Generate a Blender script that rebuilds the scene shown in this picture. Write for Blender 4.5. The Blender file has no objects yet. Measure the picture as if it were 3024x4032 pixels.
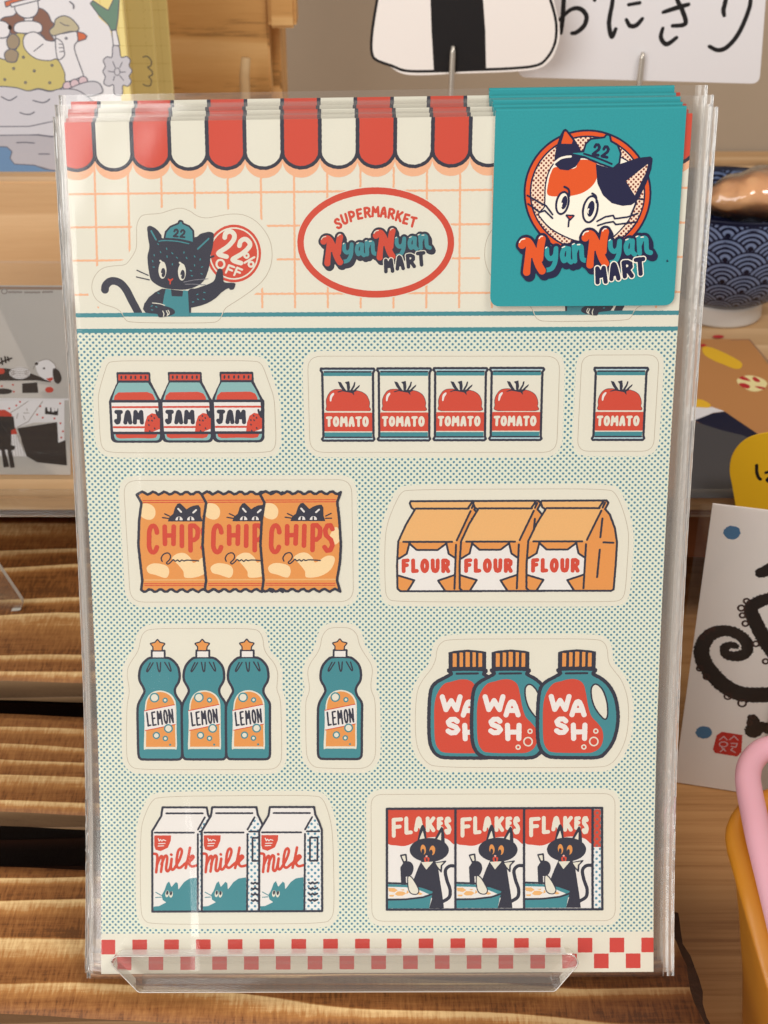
import bpy, bmesh, math, random
import numpy as np
from mathutils import Vector, Matrix

random.seed(7)
scene = bpy.context.scene
COL = scene.collection

# ------------------------------------------------------------------ camera
SRC_W, SRC_H = 3024.0, 4032.0            # the photograph's own pixel grid
FPX = 5600.0                             # focal length in those pixels
TH = math.radians(31.0)                  # camera pitch below the horizon
CAM_H = 0.2665                           # camera height over the plank tops (z = 0)
cam_d = bpy.data.cameras.new("camera")
cam_d.sensor_fit = 'VERTICAL'
cam_d.sensor_height = 32.0
cam_d.sensor_width = 24.0
cam_d.lens = FPX / SRC_H * 32.0
cam_d.clip_start = 0.01
cam_d.clip_end = 20.0
cam = bpy.data.objects.new("camera", cam_d)
COL.objects.link(cam)
cam.location = (0, 0, CAM_H)
cam.rotation_euler = (math.pi / 2 - TH, 0, 0)
cam_d.dof.use_dof = True
cam_d.dof.focus_distance = 0.312
cam_d.dof.aperture_fstop = 38.0
scene.camera = cam

# ------------------------------------------------------------------ light
world = bpy.data.worlds.new("World")
scene.world = world
world.use_nodes = True
bg = world.node_tree.nodes["Background"]
bg.inputs[0].default_value = (0.93, 0.905, 0.88, 1)
bg.inputs[1].default_value = 0.43

def area(name, loc, target, sx, sy, power, col):
    d = bpy.data.lights.new(name, 'AREA')
    d.shape = 'RECTANGLE'; d.size = sx; d.size_y = sy
    d.energy = power; d.color = col
    o = bpy.data.objects.new(name, d); COL.objects.link(o)
    o.location = loc
    o.rotation_euler = (Vector(target) - Vector(loc)).to_track_quat('-Z', 'Y').to_euler()
    return o

area("window_light", (-0.74, -0.88, 0.78), (0.0, 0.3, 0.06), 1.1, 1.2, 19.0, (1.0, 0.985, 0.965))

area("added_fill_light", (0.62, -0.25, 1.25), (0.08, 0.34, 0.0), 0.5, 0.35, 8.0, (1.0, 0.93, 0.86))  # added fill with no known source, brightens and warms the right side

scene.view_settings.view_transform = 'Standard'
scene.view_settings.look = 'None'
scene.view_settings.exposure = 0.0
scene.view_settings.gamma = 1.0
scene.render.engine = 'CYCLES'
scene.cycles.use_denoising = True
scene.cycles.max_bounces = 14
scene.cycles.transmission_bounces = 12
scene.cycles.transparent_max_bounces = 48
scene.cycles.caustics_refractive = True

# ------------------------------------------------------------------ small maths
c_, s_ = math.cos(TH), math.sin(TH)
FWD = np.array([0, c_, -s_]); UPV = np.array([0, s_, c_]); RGT = np.array([1.0, 0, 0])
CAM = np.array([0, 0, CAM_H])

def ray(px, py):
    return FWD + ((px - SRC_W / 2) / FPX) * RGT - ((py - SRC_H / 2) / FPX) * UPV

def hit_z(px, py, z):
    r = ray(px, py); return CAM + r * ((z - CAM_H) / r[2])

def hit_y(px, py, y):
    r = ray(px, py); return CAM + r * (y / r[1])

def srgb(r, g, b):
    f = lambda v: (v / 255 / 12.92) if v / 255 <= 0.04045 else ((v / 255 + 0.055) / 1.055) ** 2.4
    return (f(r), f(g), f(b), 1.0)

def smooth(pts, closed=True, n=5):
    P = np.array(pts, float); m = len(P); out = []
    rng = range(m) if closed else range(m - 1)
    for i in rng:
        if closed:
            p0, p1, p2, p3 = P[(i - 1) % m], P[i], P[(i + 1) % m], P[(i + 2) % m]
        else:
            p0, p1, p2, p3 = P[max(i - 1, 0)], P[i], P[i + 1], P[min(i + 2, m - 1)]
        for k in range(n):
            t = k / n
            out.append(0.5 * ((2 * p1) + (p2 - p0) * t + (2 * p0 - 5 * p1 + 4 * p2 - p3) * t * t + (3 * p1 - p0 - 3 * p2 + p3) * t ** 3))
    if not closed: out.append(P[-1])
    return np.array(out)

def chaikin(pts, n=3):
    P = np.array(pts, float)
    for _ in range(n):
        Q = np.roll(P, -1, 0); P = np.stack([.75 * P + .25 * Q, .25 * P + .75 * Q], 1).reshape(-1, 2)
    return P

def rounded(pts, r, n=6):
    P = [np.array(p, float) for p in pts]; out = []
    rs = r if isinstance(r, (list, tuple)) else [r] * len(P)
    for i, p in enumerate(P):
        a, b = P[i - 1], P[(i + 1) % len(P)]
        if rs[i] <= 0: out.append(p); continue
        u = (a - p) / np.linalg.norm(a - p) * rs[i]; v = (b - p) / np.linalg.norm(b - p) * rs[i]
        for k in range(n + 1):
            t = k / n
            out.append((1 - t) ** 2 * (p + u) + 2 * t * (1 - t) * p + t * t * (p + v))
    return np.array(out)

def rect(x0, y0, x1, y1): return [(x0, y0), (x1, y0), (x1, y1), (x0, y1)]

def ellipse(cx, cy, rx, ry, rot=0, n=36, a0=0, a1=360):
    a = np.radians(np.linspace(a0, a1, n, endpoint=(a1 - a0) < 360))
    x, y = rx * np.cos(a), ry * np.sin(a); c, s = math.cos(math.radians(rot)), math.sin(math.radians(rot))
    return np.stack([cx + x * c - y * s, cy + x * s + y * c], 1)

# ------------------------------------------------------------------ flat-print engine: signed distance -> outlines
def _sub(xs, ys, x0, x1, y0, y1):
    return (slice(np.searchsorted(ys, y0), np.searchsorted(ys, y1)), slice(np.searchsorted(xs, x0), np.searchsorted(xs, x1)))

def f_line(pts, r, xs, ys, m):
    P = np.asarray(pts, float); R = np.broadcast_to(np.asarray(r, float), (len(P),))
    F = np.full((len(ys), len(xs)), 9.0)
    if len(P) == 1: P = np.vstack([P, P + 1e-4]); R = np.array([R[0], R[0]])
    for i in range(len(P) - 1):
        a, b = P[i], P[i + 1]; q = max(R[i], R[i + 1]) + m
        sy, sx = _sub(xs, ys, min(a[0], b[0]) - q, max(a[0], b[0]) + q, min(a[1], b[1]) - q, max(a[1], b[1]) + q)
        if sy.start >= sy.stop or sx.start >= sx.stop: continue
        X = xs[sx][None, :]; Y = ys[sy][:, None]; d = b - a; L = d @ d + 1e-12
        t = np.clip(((X - a[0]) * d[0] + (Y - a[1]) * d[1]) / L, 0, 1)
        D = np.hypot(X - a[0] - t * d[0], Y - a[1] - t * d[1]) - (R[i] + t * (R[i + 1] - R[i]))
        F[sy, sx] = np.minimum(F[sy, sx], D)
    return F

def f_poly(pts, xs, ys, m):
    P = np.asarray(pts, float); Q = np.roll(P, -1, 0)
    F = f_line(np.vstack([P, P[:1]]), 0.0, xs, ys, m + 0.3)
    ins = np.zeros((len(ys), len(xs)), bool)
    for j, y in enumerate(ys):
        k = (P[:, 1] > y) != (Q[:, 1] > y)
        if not k.any(): continue
        cx = np.sort(P[k, 0] + (y - P[k, 1]) * (Q[k, 0] - P[k, 0]) / (Q[k, 1] - P[k, 1]))
        idx = np.searchsorted(xs, cx)
        for a in range(0, len(idx) - 1, 2): ins[j, idx[a]:idx[a + 1]] = True
    return np.where(ins, -F, F)

def f_prims(prims, xs, ys, m):
    F = np.full((len(ys), len(xs)), 9.0)
    for p in prims:
        if p[0] == 'poly':
            g = p[2] if len(p) > 2 else 0.0
            G = f_poly(p[1], xs, ys, m + g) - g
        else: G = f_line(p[1], p[2], xs, ys, m)
        F = np.minimum(F, G)
    return F

def bounds(prims, pad):
    lo = np.min([np.min(p[1], 0) - (np.max(p[2]) if p[0] == 'line' else 0) for p in prims], 0) - pad
    hi = np.max([np.max(p[1], 0) + (np.max(p[2]) if p[0] == 'line' else 0) for p in prims], 0) + pad
    return lo, hi

def wobble(X, Y):
    return (np.sin(4.7 * X + 1.9 * np.sin(3.1 * Y + .4)) + np.sin(5.3 * Y + 1.7 * np.sin(3.7 * X)) + .7 * np.sin(11 * X + 2 * np.sin(9 * Y)) + .7 * np.sin(12.3 * Y - 2 * np.sin(8 * X))) / 3.0

def march(F, xs, ys):
    I = F < 0
    full = I[:-1, :-1] & I[1:, :-1] & I[:-1, 1:] & I[1:, 1:]
    anyi = I[:-1, :-1] | I[1:, :-1] | I[:-1, 1:] | I[1:, 1:]
    V = []; Fc = []
    pad = np.zeros((full.shape[0], 1), int)
    D = np.diff(np.hstack([pad, full.astype(int), pad]), axis=1)
    for j in np.nonzero(full.any(1))[0]:
        st = np.nonzero(D[j] == 1)[0]; en = np.nonzero(D[j] == -1)[0]
        for a, b in zip(st, en):
            n = len(V)
            V += [(xs[a], ys[j]), (xs[b], ys[j]), (xs[b], ys[j + 1]), (xs[a], ys[j + 1])]
            Fc.append((n, n + 1, n + 2, n + 3))
    J, K = np.nonzero(anyi & ~full)
    Fl = F
    for j, i in zip(J.tolist(), K.tolist()):
        c = ((i, j), (i + 1, j), (i + 1, j + 1), (i, j + 1)); n = len(V); cnt = 0
        for q in range(4):
            a = c[q]; b = c[(q + 1) & 3]; fa = Fl[a[1], a[0]]; fb = Fl[b[1], b[0]]
            if fa < 0: V.append((xs[a[0]], ys[a[1]])); cnt += 1
            if (fa < 0) != (fb < 0):
                t = fa / (fa - fb)
                V.append((xs[a[0]] + t * (xs[b[0]] - xs[a[0]]), ys[a[1]] + t * (ys[b[1]] - ys[a[1]]))); cnt += 1
        if cnt >= 3: Fc.append(tuple(range(n, n + cnt)))
    return V, Fc

# ------------------------------------------------------------------ hand-lettering strokes (unit box, y down)
def _arc(cx, cy, rx, ry, a0, a1, n=10):
    return [(cx + rx * math.cos(math.radians(a)), cy + ry * math.sin(math.radians(a))) for a in np.linspace(a0, a1, n)]
GLYPH = {
 'A': [[(0, 1), (.22, .35), (.38, .05), (.5, 0), (.62, .05), (.78, .35), (1, 1)], [(.15, .66), (.85, .66)]],
 'C': [[(.98, .26)] + _arc(.5, .3, .48, .3, -20, -170, 8) + _arc(.5, .7, .5, .3, 190, 20, 9)],
 'E': [[(1, 0), (0, .02), (0, 1), (1, .98)], [(0, .49), (.8, .47)]],
 'F': [[(1, 0), (0, .03), (.02, 1)], [(0, .47), (.8, .44)]],
 'H': [[(0, 0), (.03, 1)], [(1, 0), (.97, 1)], [(0, .52), (1, .5)]],
 'I': [[(.5, 0), (.5, 1)]],
 'J': [[(.1, 0), (1, 0)], [(.62, 0), (.62, .72), (.5, .95), (.25, 1), (.02, .85)]],
 'K': [[(0, 0), (.02, 1)], [(1, 0), (.12, .55)], [(.3, .45), (1, 1)]],
 'L': [[(0, 0), (.03, 1), (1, .97)]],
 'M': [[(0, 1), (.1, 0), (.5, .55), (.9, 0), (1, 1)]],
 'N': [[(0, 1), (0, 0), (.95, 1), (1, 0)]],
 'O': [list(map(tuple, ellipse(.5, .5, .5, .5, n=22))) + [(1, .5)]],
 'P': [[(.03, 1), (0, 0), (.55, 0), (.95, .12), (1, .3), (.9, .48), (.5, .58), (.05, .58)]],
 'R': [[(.02, 1), (0, 0), (.55, 0), (.95, .12), (.95, .36), (.55, .52), (.05, .54)], [(.5, .54), (1, 1)]],
 'S': [[(.95, .16), (.7, .01), (.3, .02), (.03, .2), (.15, .4), (.8, .58), (1, .78), (.75, .98), (.3, 1), (0, .86)]],
 'T': [[(0, .02), (1, 0)], [(.5, 0), (.5, 1)]],
 'U': [[(0, 0), (.02, .7), (.2, .95), (.5, 1), (.8, .95), (.98, .7), (1, 0)]],
 'W': [[(0, 0), (.2, 1), (.5, .3), (.8, 1), (1, 0)]],
 '2': [[(.05, .28), (.2, .04), (.6, 0), (.92, .2), (.85, .45), (.02, .97), (1, .97)]],
}
GW = {'M': 1.25, 'W': 1.35, 'I': .38, 'L': .85, 'E': .9, 'F': .9}

# ------------------------------------------------------------------ surfaces that carry print
class PlaneSurf:
    """A flat card: X mm to the right, Y mm down, off mm out of the face."""
    def __init__(s, o, ex, up, face_to=None):
        s.o = np.array(o, float); s.ex = np.array(ex, float) / np.linalg.norm(ex)
        u = np.array(up, float); u -= s.ex * (u @ s.ex); s.up = u / np.linalg.norm(u)
        s.n = np.cross(s.ex, s.up)
        if s.n @ ((CAM if face_to is None else face_to) - s.o) < 0: s.n = -s.n
    def flat(s, px, py):
        r = ray(px, py); t = ((s.o - CAM) @ s.n) / (r @ s.n); p = CAM + t * r - s.o
        return np.array([p @ s.ex, -(p @ s.up)]) * 1000
    def world(s, X, Y, off):
        X, Y, off = np.asarray(X)[:, None], np.asarray(Y)[:, None], np.asarray(off)[:, None]
        return s.o + (X * s.ex - Y * s.up + off * s.n) / 1000

SHW = 128.0                                        # sheet width in mm
_ty = np.array([-200, 460, 1000, 1430, 2000, 2400, 3000, 3400, 3830, 4100.])
_tw = np.array([2548, 2470, 2406, 2354, 2281, 2237, 2192, 2181, 2178, 2177.])
_pf = np.polyfit(_ty, _tw, 4)
YC = np.arange(-150, 4000, 5.0)
WC = np.polyval(_pf, YC)
CX = np.interp(YC, [300, 1200, 4000], [1491, 1485.5, 1486])
RO = np.interp(YC, [-150, 300, 460, 750, 890, 1100, 1300, 4000], [.016, .016, .0146, .0105, .0078, .005, .004, .004])
DEP = FPX * SHW / 1000 / WC
_pc = np.array([CAM + d * ray(cx, y) for d, cx, y in zip(DEP, CX, YC)])
_seg = np.r_[0, np.cumsum(np.linalg.norm(np.diff(_pc, axis=0), axis=1))] * 1000
SHY0 = 464.0                                       # row of the sheet's top edge
SA = _seg - np.interp(SHY0, YC, _seg)
SHL = float(np.interp(3831, YC, SA))               # sheet length in mm
_tan = np.gradient(_pc, axis=0); _tan /= np.linalg.norm(_tan, axis=1)[:, None]
NRM = np.cross(RGT[None, :], _tan); NRM *= np.sign((NRM * (CAM - _pc)).sum(1))[:, None]
NRM /= np.linalg.norm(NRM, axis=1)[:, None]

class SheetSurf:
    """The gently bowed card: k = how many packs back in the stack."""
    def __init__(s, k=0, dx=0.0, lift=0.0, t0=0.0, t1=0.0):
        s.k, s.dx, s.lift, s.t0, s.t1 = k, dx, lift, t0, t1
    def flat(s, px, py):
        yc = py
        for _ in range(4): yc = py + np.interp(yc, YC, RO) * (px - 1486)
        w = np.interp(yc, YC, WC); cx = np.interp(yc, YC, CX)
        return np.array([((px - cx) / w + .5) * SHW, np.interp(yc, YC, SA)])
    def world(s, X, Y, off):
        X, Y, off = np.asarray(X, float) + s.dx, np.asarray(Y, float) - s.lift, np.asarray(off, float)
        yc = np.interp(Y, SA, YC); w = np.interp(yc, YC, WC); cx = np.interp(yc, YC, CX); d = np.interp(yc, YC, DEP)
        x = cx + (X / SHW - .5) * w; y = yc - np.interp(yc, YC, RO) * (x - 1486)
        P = CAM + d[:, None] * (FWD + ((x - SRC_W / 2) / FPX)[:, None] * RGT - ((y - SRC_H / 2) / FPX)[:, None] * UPV)
        n = np.stack([np.interp(yc, YC, NRM[:, i]) for i in range(3)], 1)
        t = s.t1 + (s.t0 - s.t1) * np.clip(Y / SHL, -.2, 1)
        return P + n * ((off - t) / 1000)[:, None]

# ------------------------------------------------------------------ object helpers
def link(o, parent=None):
    COL.objects.link(o)
    if parent is not None: o.parent = parent
    return o

def tag(o, label=None, cat=None, group=None, kind=None):
    if label: o['label'] = label
    if cat: o['category'] = cat
    if group: o['group'] = group
    if kind: o['kind'] = kind
    return o

def empty(name, label, cat, group=None, loc=(0, 0, 0)):
    o = link(bpy.data.objects.new(name, None)); o.location = loc
    o.empty_display_size = 0.01
    return tag(o, label, cat, group)

def mesh_obj(name, V, Fc, mats, parent=None, mi=None, uv=None, smooth_=False):
    me = bpy.data.meshes.new(name)
    off = Vector(parent_world(parent)) if parent is not None else Vector((0, 0, 0))
    V = np.asarray(V, float) - np.array(off)
    me.from_pydata(V.tolist(), [], Fc)
    for m in (mats if isinstance(mats, (list, tuple)) else [mats]): me.materials.append(m)
    if mi is not None: me.polygons.foreach_set('material_index', np.asarray(mi, dtype=np.int32))
    if uv is not None:
        L = me.uv_layers.new(name='flat'); li = np.empty(len(me.loops), dtype=np.int32); me.loops.foreach_get('vertex_index', li)
        L.data.foreach_set('uv', np.asarray(uv, dtype=np.float32)[li].ravel())
    if smooth_: me.polygons.foreach_set('use_smooth', [True] * len(me.polygons))
    me.update()
    return link(bpy.data.objects.new(name, me), parent)

def parent_world(p):
    v = Vector((0, 0, 0))
    while p is not None: v += p.location; p = p.parent
    return v

def bm_obj(name, bm, mat, parent=None, smooth_=False):
    me = bpy.data.meshes.new(name)
    bmesh.ops.recalc_face_normals(bm, faces=bm.faces)
    if parent is not None: bmesh.ops.translate(bm, verts=bm.verts, vec=-parent_world(parent))
    bm.to_mesh(me); bm.free(); me.materials.append(mat)
    if smooth_: me.polygons.foreach_set('use_smooth', [True] * len(me.polygons))
    return link(bpy.data.objects.new(name, me), parent)

def box_bm(lo, hi, bevel=0.0, seg=2):
    bm = bmesh.new(); bmesh.ops.create_cube(bm, size=1)
    lo, hi = np.array(lo), np.array(hi)
    for v in bm.verts: v.co = Vector((lo + hi) / 2) + Vector([v.co[i] * (hi - lo)[i] for i in range(3)])
    if bevel: bmesh.ops.bevel(bm, geom=bm.edges[:], offset=bevel, segments=seg, affect='EDGES')
    return bm

def prism(name, surf, flat_pts, thick, mat, parent=None, bevel=0.0, edge_mat=None):
    """A card cut to an outline on a PlaneSurf, with real thickness behind the face (mm)."""
    P = np.asarray(flat_pts, float); n = len(P); bm = bmesh.new()
    A = [bm.verts.new(v) for v in surf.world(P[:, 0], P[:, 1], np.zeros(n))]
    B = [bm.verts.new(v) for v in surf.world(P[:, 0], P[:, 1], np.full(n, -thick))]
    bm.faces.new(A); bm.faces.new(B[::-1])
    for i in range(n): bm.faces.new((A[i], B[i], B[(i + 1) % n], A[(i + 1) % n]))
    if bevel: bmesh.ops.bevel(bm, geom=[e for e in bm.edges if len(e.link_faces) == 2 and e.calc_face_angle(0) > 1.2], offset=bevel, segments=2, affect='EDGES')
    return bm_obj(name, bm, mat, parent)

def lathe(name, prof, center, mat, parent=None, n=64):
    V = []; Fc = []
    for r, z in prof:
        for i in range(n):
            a = 2 * math.pi * i / n; V.append((center[0] + r * math.cos(a), center[1] + r * math.sin(a), center[2] + z))
    m = len(prof)
    for j in range(m - 1):
        for i in range(n): Fc.append((j * n + i, j * n + (i + 1) % n, (j + 1) * n + (i + 1) % n, (j + 1) * n + i))
    Fc.append(tuple(range(n))[::-1]); Fc.append(tuple(range((m - 1) * n, m * n)))
    return mesh_obj(name, V, Fc, mat, parent, smooth_=True)

def tube(name, pts, r, mat, parent=None, n=14, closed=False, sq=1.0):
    P = np.asarray(pts, float); m = len(P); V = []; Fc = []
    R = np.broadcast_to(np.asarray(r, float), (m,))
    for i in range(m):
        t = (P[(i + 1) % m] - P[i - 1]) if closed else (P[min(i + 1, m - 1)] - P[max(i - 1, 0)])
        t /= np.linalg.norm(t) + 1e-12
        ref = np.array([0, 0, 1.0]) if abs(t[2]) < .9 else np.array([0, 1.0, 0])
        a = np.cross(t, ref); a /= np.linalg.norm(a); b = np.cross(a, t)
        for k in range(n):
            q = 2 * math.pi * k / n; V.append(P[i] + R[i] * (math.cos(q) * a + sq * math.sin(q) * b))
    for i in range(m if closed else m - 1):
        for k in range(n):
            j = (i + 1) % m; Fc.append((i * n + k, i * n + (k + 1) % n, j * n + (k + 1) % n, j * n + k))
    if not closed: Fc.append(tuple(range(n))[::-1]); Fc.append(tuple(range((m - 1) * n, m * n)))
    return mesh_obj(name, V, Fc, mat, parent, smooth_=True)

# ------------------------------------------------------------------ printed artwork on a surface
class Art:
    def __init__(s, surf, ox=0, oy=0, sc=1.0, at=None, step=0.1, lev0=0.02, eps=0.004, mirror=None):
        s.surf, s.ox, s.oy, s.sc, s.step, s.lev, s.eps, s.mirror = surf, ox, oy, sc, step, lev0, eps, mirror
        at = at or (ox + 400 / sc, oy + 300 / sc)
        a, b = surf.flat(at[0] - 20, at[1]), surf.flat(at[0] + 20, at[1])
        s.k = np.linalg.norm(b - a) / 40 / sc              # mm per traced unit
        s.layers = []; s.shift = (0.0, 0.0)
    def T(s, pts, o=(0, 0)):
        out = np.array([s.surf.flat(s.ox + (p[0] + 0) / s.sc, s.oy + p[1] / s.sc) for p in np.asarray(pts, float)])
        if s.mirror is not None: out[:, 0] = s.mirror - out[:, 0]
        return out + np.array([o[0] * s.k, o[1] * s.k]) + np.array(s.shift)
    def put(s, mat, prims, grow=0.0, wob=0.02, sub=None, clip=None, step=None, raw=False):
        s.lev += s.eps
        s.layers.append((mat, prims, grow, wob, sub, clip, step or s.step, s.lev))
    def offs(s, offs): return [(o, 0) if np.isscalar(o) else o for o in offs]
    def poly(s, mat, pts, sm=False, offs=(0,), **k):
        pts = smooth(pts) if sm else pts; B = s.T(pts)
        s.put(mat, [('poly', B + np.array(o) * s.k) for o in s.offs(offs)], **s.gk(k))
    def polys(s, mat, L, sm=False, offs=(0,), **k):
        Bs = [s.T(smooth(p) if sm else p) for p in L]
        s.put(mat, [('poly', B + np.array(o) * s.k) for B in Bs for o in s.offs(offs)], **s.gk(k))
    def lines(s, mat, L, r, sm=False, offs=(0,), **k):
        pr = []
        for p in L:
            n0 = len(p); q = smooth(p, False) if (sm and n0 > 2) else np.asarray(p, float)
            rr = np.asarray(r, float)
            if rr.ndim: rr = np.interp(np.linspace(0, 1, len(q)), np.linspace(0, 1, len(rr)), rr)
            B = s.T(q)
            pr += [('line', B + np.array(o) * s.k, rr * s.k) for o in s.offs(offs)]
        s.put(mat, pr, **s.gk(k))
    def gk(s, k):
        if 'grow' in k: k['grow'] = k['grow'] * s.k
        for q in ('sub', 'clip'):
            if k.get(q): k[q] = [(p[0], s.T(p[1])) + tuple(p[2:]) for p in k[q]]
        return k
    def glyphs(s, txt, x0, y0, x1, y1, r, gap=.35, rot=0.0, boxes=None):
        out = []; ws = [GW.get(c, 1.0) for c in txt]
        g = gap * (x1 - x0) / len(txt) if not boxes else 0
        u = ((x1 - x0) - g * (len(txt) - 1)) / sum(ws); x = x0
        cx, cy = (x0 + x1) / 2, (y0 + y1) / 2; c, sn = math.cos(math.radians(rot)), math.sin(math.radians(rot))
        for i, ch in enumerate(txt):
            if boxes: bx0, by0, bx1, by1 = boxes[i]
            else: bx0, by0, bx1, by1 = x, y0, x + u * ws[i], y1; x = bx1 + g
            w_, h_ = max(bx1 - bx0 - 2 * r, 1e-3), by1 - by0 - 2 * r
            for st in GLYPH[ch]:
                P = np.array([(bx0 + r + a * w_, by0 + r + b * h_) for a, b in st])
                Q = P - (cx, cy)
                out.append(np.stack([cx + Q[:, 0] * c - Q[:, 1] * sn, cy + Q[:, 0] * sn + Q[:, 1] * c], 1))
        return out
    def text(s, mat, txt, x0, y0, x1, y1, r, gap=.1, rot=0.0, boxes=None, **k):
        s.lines(mat, s.glyphs(txt, x0, y0, x1, y1, r, gap, rot, boxes), r, **k)
    def mesh(s, name, parent=None, extra=None):
        V, Fc, MI, UV, OFF = [], [], [], [], []; mats = []
        for mat, prims, grow, wob, sub, clip, h, lev in s.layers:
            m = abs(grow) + wob + 4 * h
            lo, hi = bounds(prims, abs(grow) + wob + 2 * h)
            if clip:
                cl, ch = bounds(clip, 2 * h); lo, hi = np.maximum(lo, cl), np.minimum(hi, ch)
            if (hi - lo <= 0).any(): continue
            xs = np.arange(lo[0], hi[0] + h, h); ys = np.arange(lo[1], hi[1] + h, h)
            F = f_prims(prims, xs, ys, m) - grow
            if wob: F = F + wob * wobble(xs[None, :], ys[:, None])
            if sub: F = np.maximum(F, -f_prims(sub, xs, ys, m))
            if clip: F = np.maximum(F, f_prims(clip, xs, ys, m))
            v, f = march(F, xs, ys)
            if not f: continue
            if mat not in mats: mats.append(mat)
            n = len(V); V += v; OFF += [lev] * len(v); k = mats.index(mat)
            Fc += [tuple(i + n for i in q) for q in f]; MI += [k] * len(f)
        A = np.array(V)
        return mesh_obj(name, s.surf.world(A[:, 0], A[:, 1], np.array(OFF)), Fc, mats, parent, MI, A)
# ------------------------------------------------------------------ materials
def nt(name):
    m = bpy.data.materials.new(name); m.use_nodes = True
    t = m.node_tree; t.nodes.clear()
    out = t.nodes.new('ShaderNodeOutputMaterial')
    return m, t, out

def N(t, kind, **kw):
    n = t.nodes.new(kind)
    for k, v in kw.items():
        if k.startswith('i_'):
            key = k[2:]; key = int(key) if key.isdigit() else key.replace('_', ' ')
            n.inputs[key].default_value = v
        else: setattr(n, k, v)
    return n

def mathn(t, op, a, b=None, c=None):
    n = t.nodes.new('ShaderNodeMath'); n.operation = op
    for i, v in enumerate((a, b, c)):
        if v is None: continue
        if isinstance(v, (int, float)): n.inputs[i].default_value = v
        else: t.links.new(v, n.inputs[i])
    return n.outputs[0]

def mixc(t, fac, a, b, blend='MIX'):
    n = t.nodes.new('ShaderNodeMix'); n.data_type = 'RGBA'; n.blend_type = blend
    for sock, v in ((n.inputs[0], fac), (n.inputs[6], a), (n.inputs[7], b)):
        if isinstance(v, (int, float, tuple)): sock.default_value = v
        else: t.links.new(v, sock)
    return n.outputs[2]

def ramp(t, fac, stops):
    n = t.nodes.new('ShaderNodeValToRGB'); e = n.color_ramp.elements
    while len(e) < len(stops): e.new(0.5)
    for q, (p, c) in zip(e, stops): q.position = p; q.color = c
    t.links.new(fac, n.inputs[0]); return n.outputs[0]

def bsdf(t, out, col, rough=.5, spec=.4, **kw):
    b = t.nodes.new('ShaderNodeBsdfPrincipled')
    if isinstance(col, tuple): b.inputs['Base Color'].default_value = col
    else: t.links.new(col, b.inputs['Base Color'])
    b.inputs['Roughness'].default_value = rough
    b.inputs['Specular IOR Level'].default_value = spec
    for k, v in kw.items(): b.inputs[k.replace('_', ' ')].default_value = v
    t.links.new(b.outputs[0], out.inputs[0]); return b

def grainy(t, col, amt=.06, scale=3.0):
    """Paper and ink are never perfectly even: a fine mottling on the flat coordinates (mm)."""
    uv = N(t, 'ShaderNodeUVMap', uv_map='flat')
    n1 = N(t, 'ShaderNodeTexNoise', i_Scale=scale, i_Detail=4.0); t.links.new(uv.outputs[0], n1.inputs[0])
    f = mathn(t, 'MULTIPLY_ADD', n1.outputs[0], 2 * amt, 1 - amt)
    cmb = N(t, 'ShaderNodeCombineColor')
    for i in range(3): t.links.new(f, cmb.inputs[i])
    return mixc(t, 1.0, col, cmb.outputs[0], 'MULTIPLY')

def dot_mask(t, px, py, r, soft=.08, ox=0.0, oy=0.0):
    """Quincunx halftone: 1 inside a dot."""
    uv = N(t, 'ShaderNodeUVMap', uv_map='flat'); sp = N(t, 'ShaderNodeSeparateXYZ'); t.links.new(uv.outputs[0], sp.inputs[0])
    nz = N(t, 'ShaderNodeTexNoise', i_Scale=2.2); t.links.new(uv.outputs[0], nz.inputs[0])
    res = None
    for a, b in ((0, 0), (.5, .5)):
        fx = mathn(t, 'FRACT', mathn(t, 'ADD', mathn(t, 'DIVIDE', mathn(t, 'ADD', sp.outputs[0], ox), px), a))
        fy = mathn(t, 'FRACT', mathn(t, 'ADD', mathn(t, 'DIVIDE', mathn(t, 'ADD', sp.outputs[1], oy), py), b))
        dx = mathn(t, 'MULTIPLY', mathn(t, 'SUBTRACT', fx, .5), px); dy = mathn(t, 'MULTIPLY', mathn(t, 'SUBTRACT', fy, .5), py)
        d = mathn(t, 'SQRT', mathn(t, 'ADD', mathn(t, 'MULTIPLY', dx, dx), mathn(t, 'MULTIPLY', dy, dy)))
        res = d if res is None else mathn(t, 'MINIMUM', res, d)
    res = mathn(t, 'ADD', res, mathn(t, 'MULTIPLY', mathn(t, 'SUBTRACT', nz.outputs[0], .5), .12))
    mr = N(t, 'ShaderNodeMapRange', i_1=r + soft / 2, i_2=r - soft / 2); t.links.new(res, mr.inputs[0])
    return mr.outputs[0]

def ink(name, rgb, rough=.5, amt=.06, spec=.35):
    m, t, out = nt(name); bsdf(t, out, grainy(t, srgb(*rgb), amt), rough, spec); return m

def dotted(name, base, dot, px, py, r, ox=0., oy=0.):
    m, t, out = nt(name)
    c = mixc(t, dot_mask(t, px, py, r, ox=ox, oy=oy), srgb(*base), srgb(*dot))
    bsdf(t, out, grainy(t, c, .05), .5, .35); return m

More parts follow.
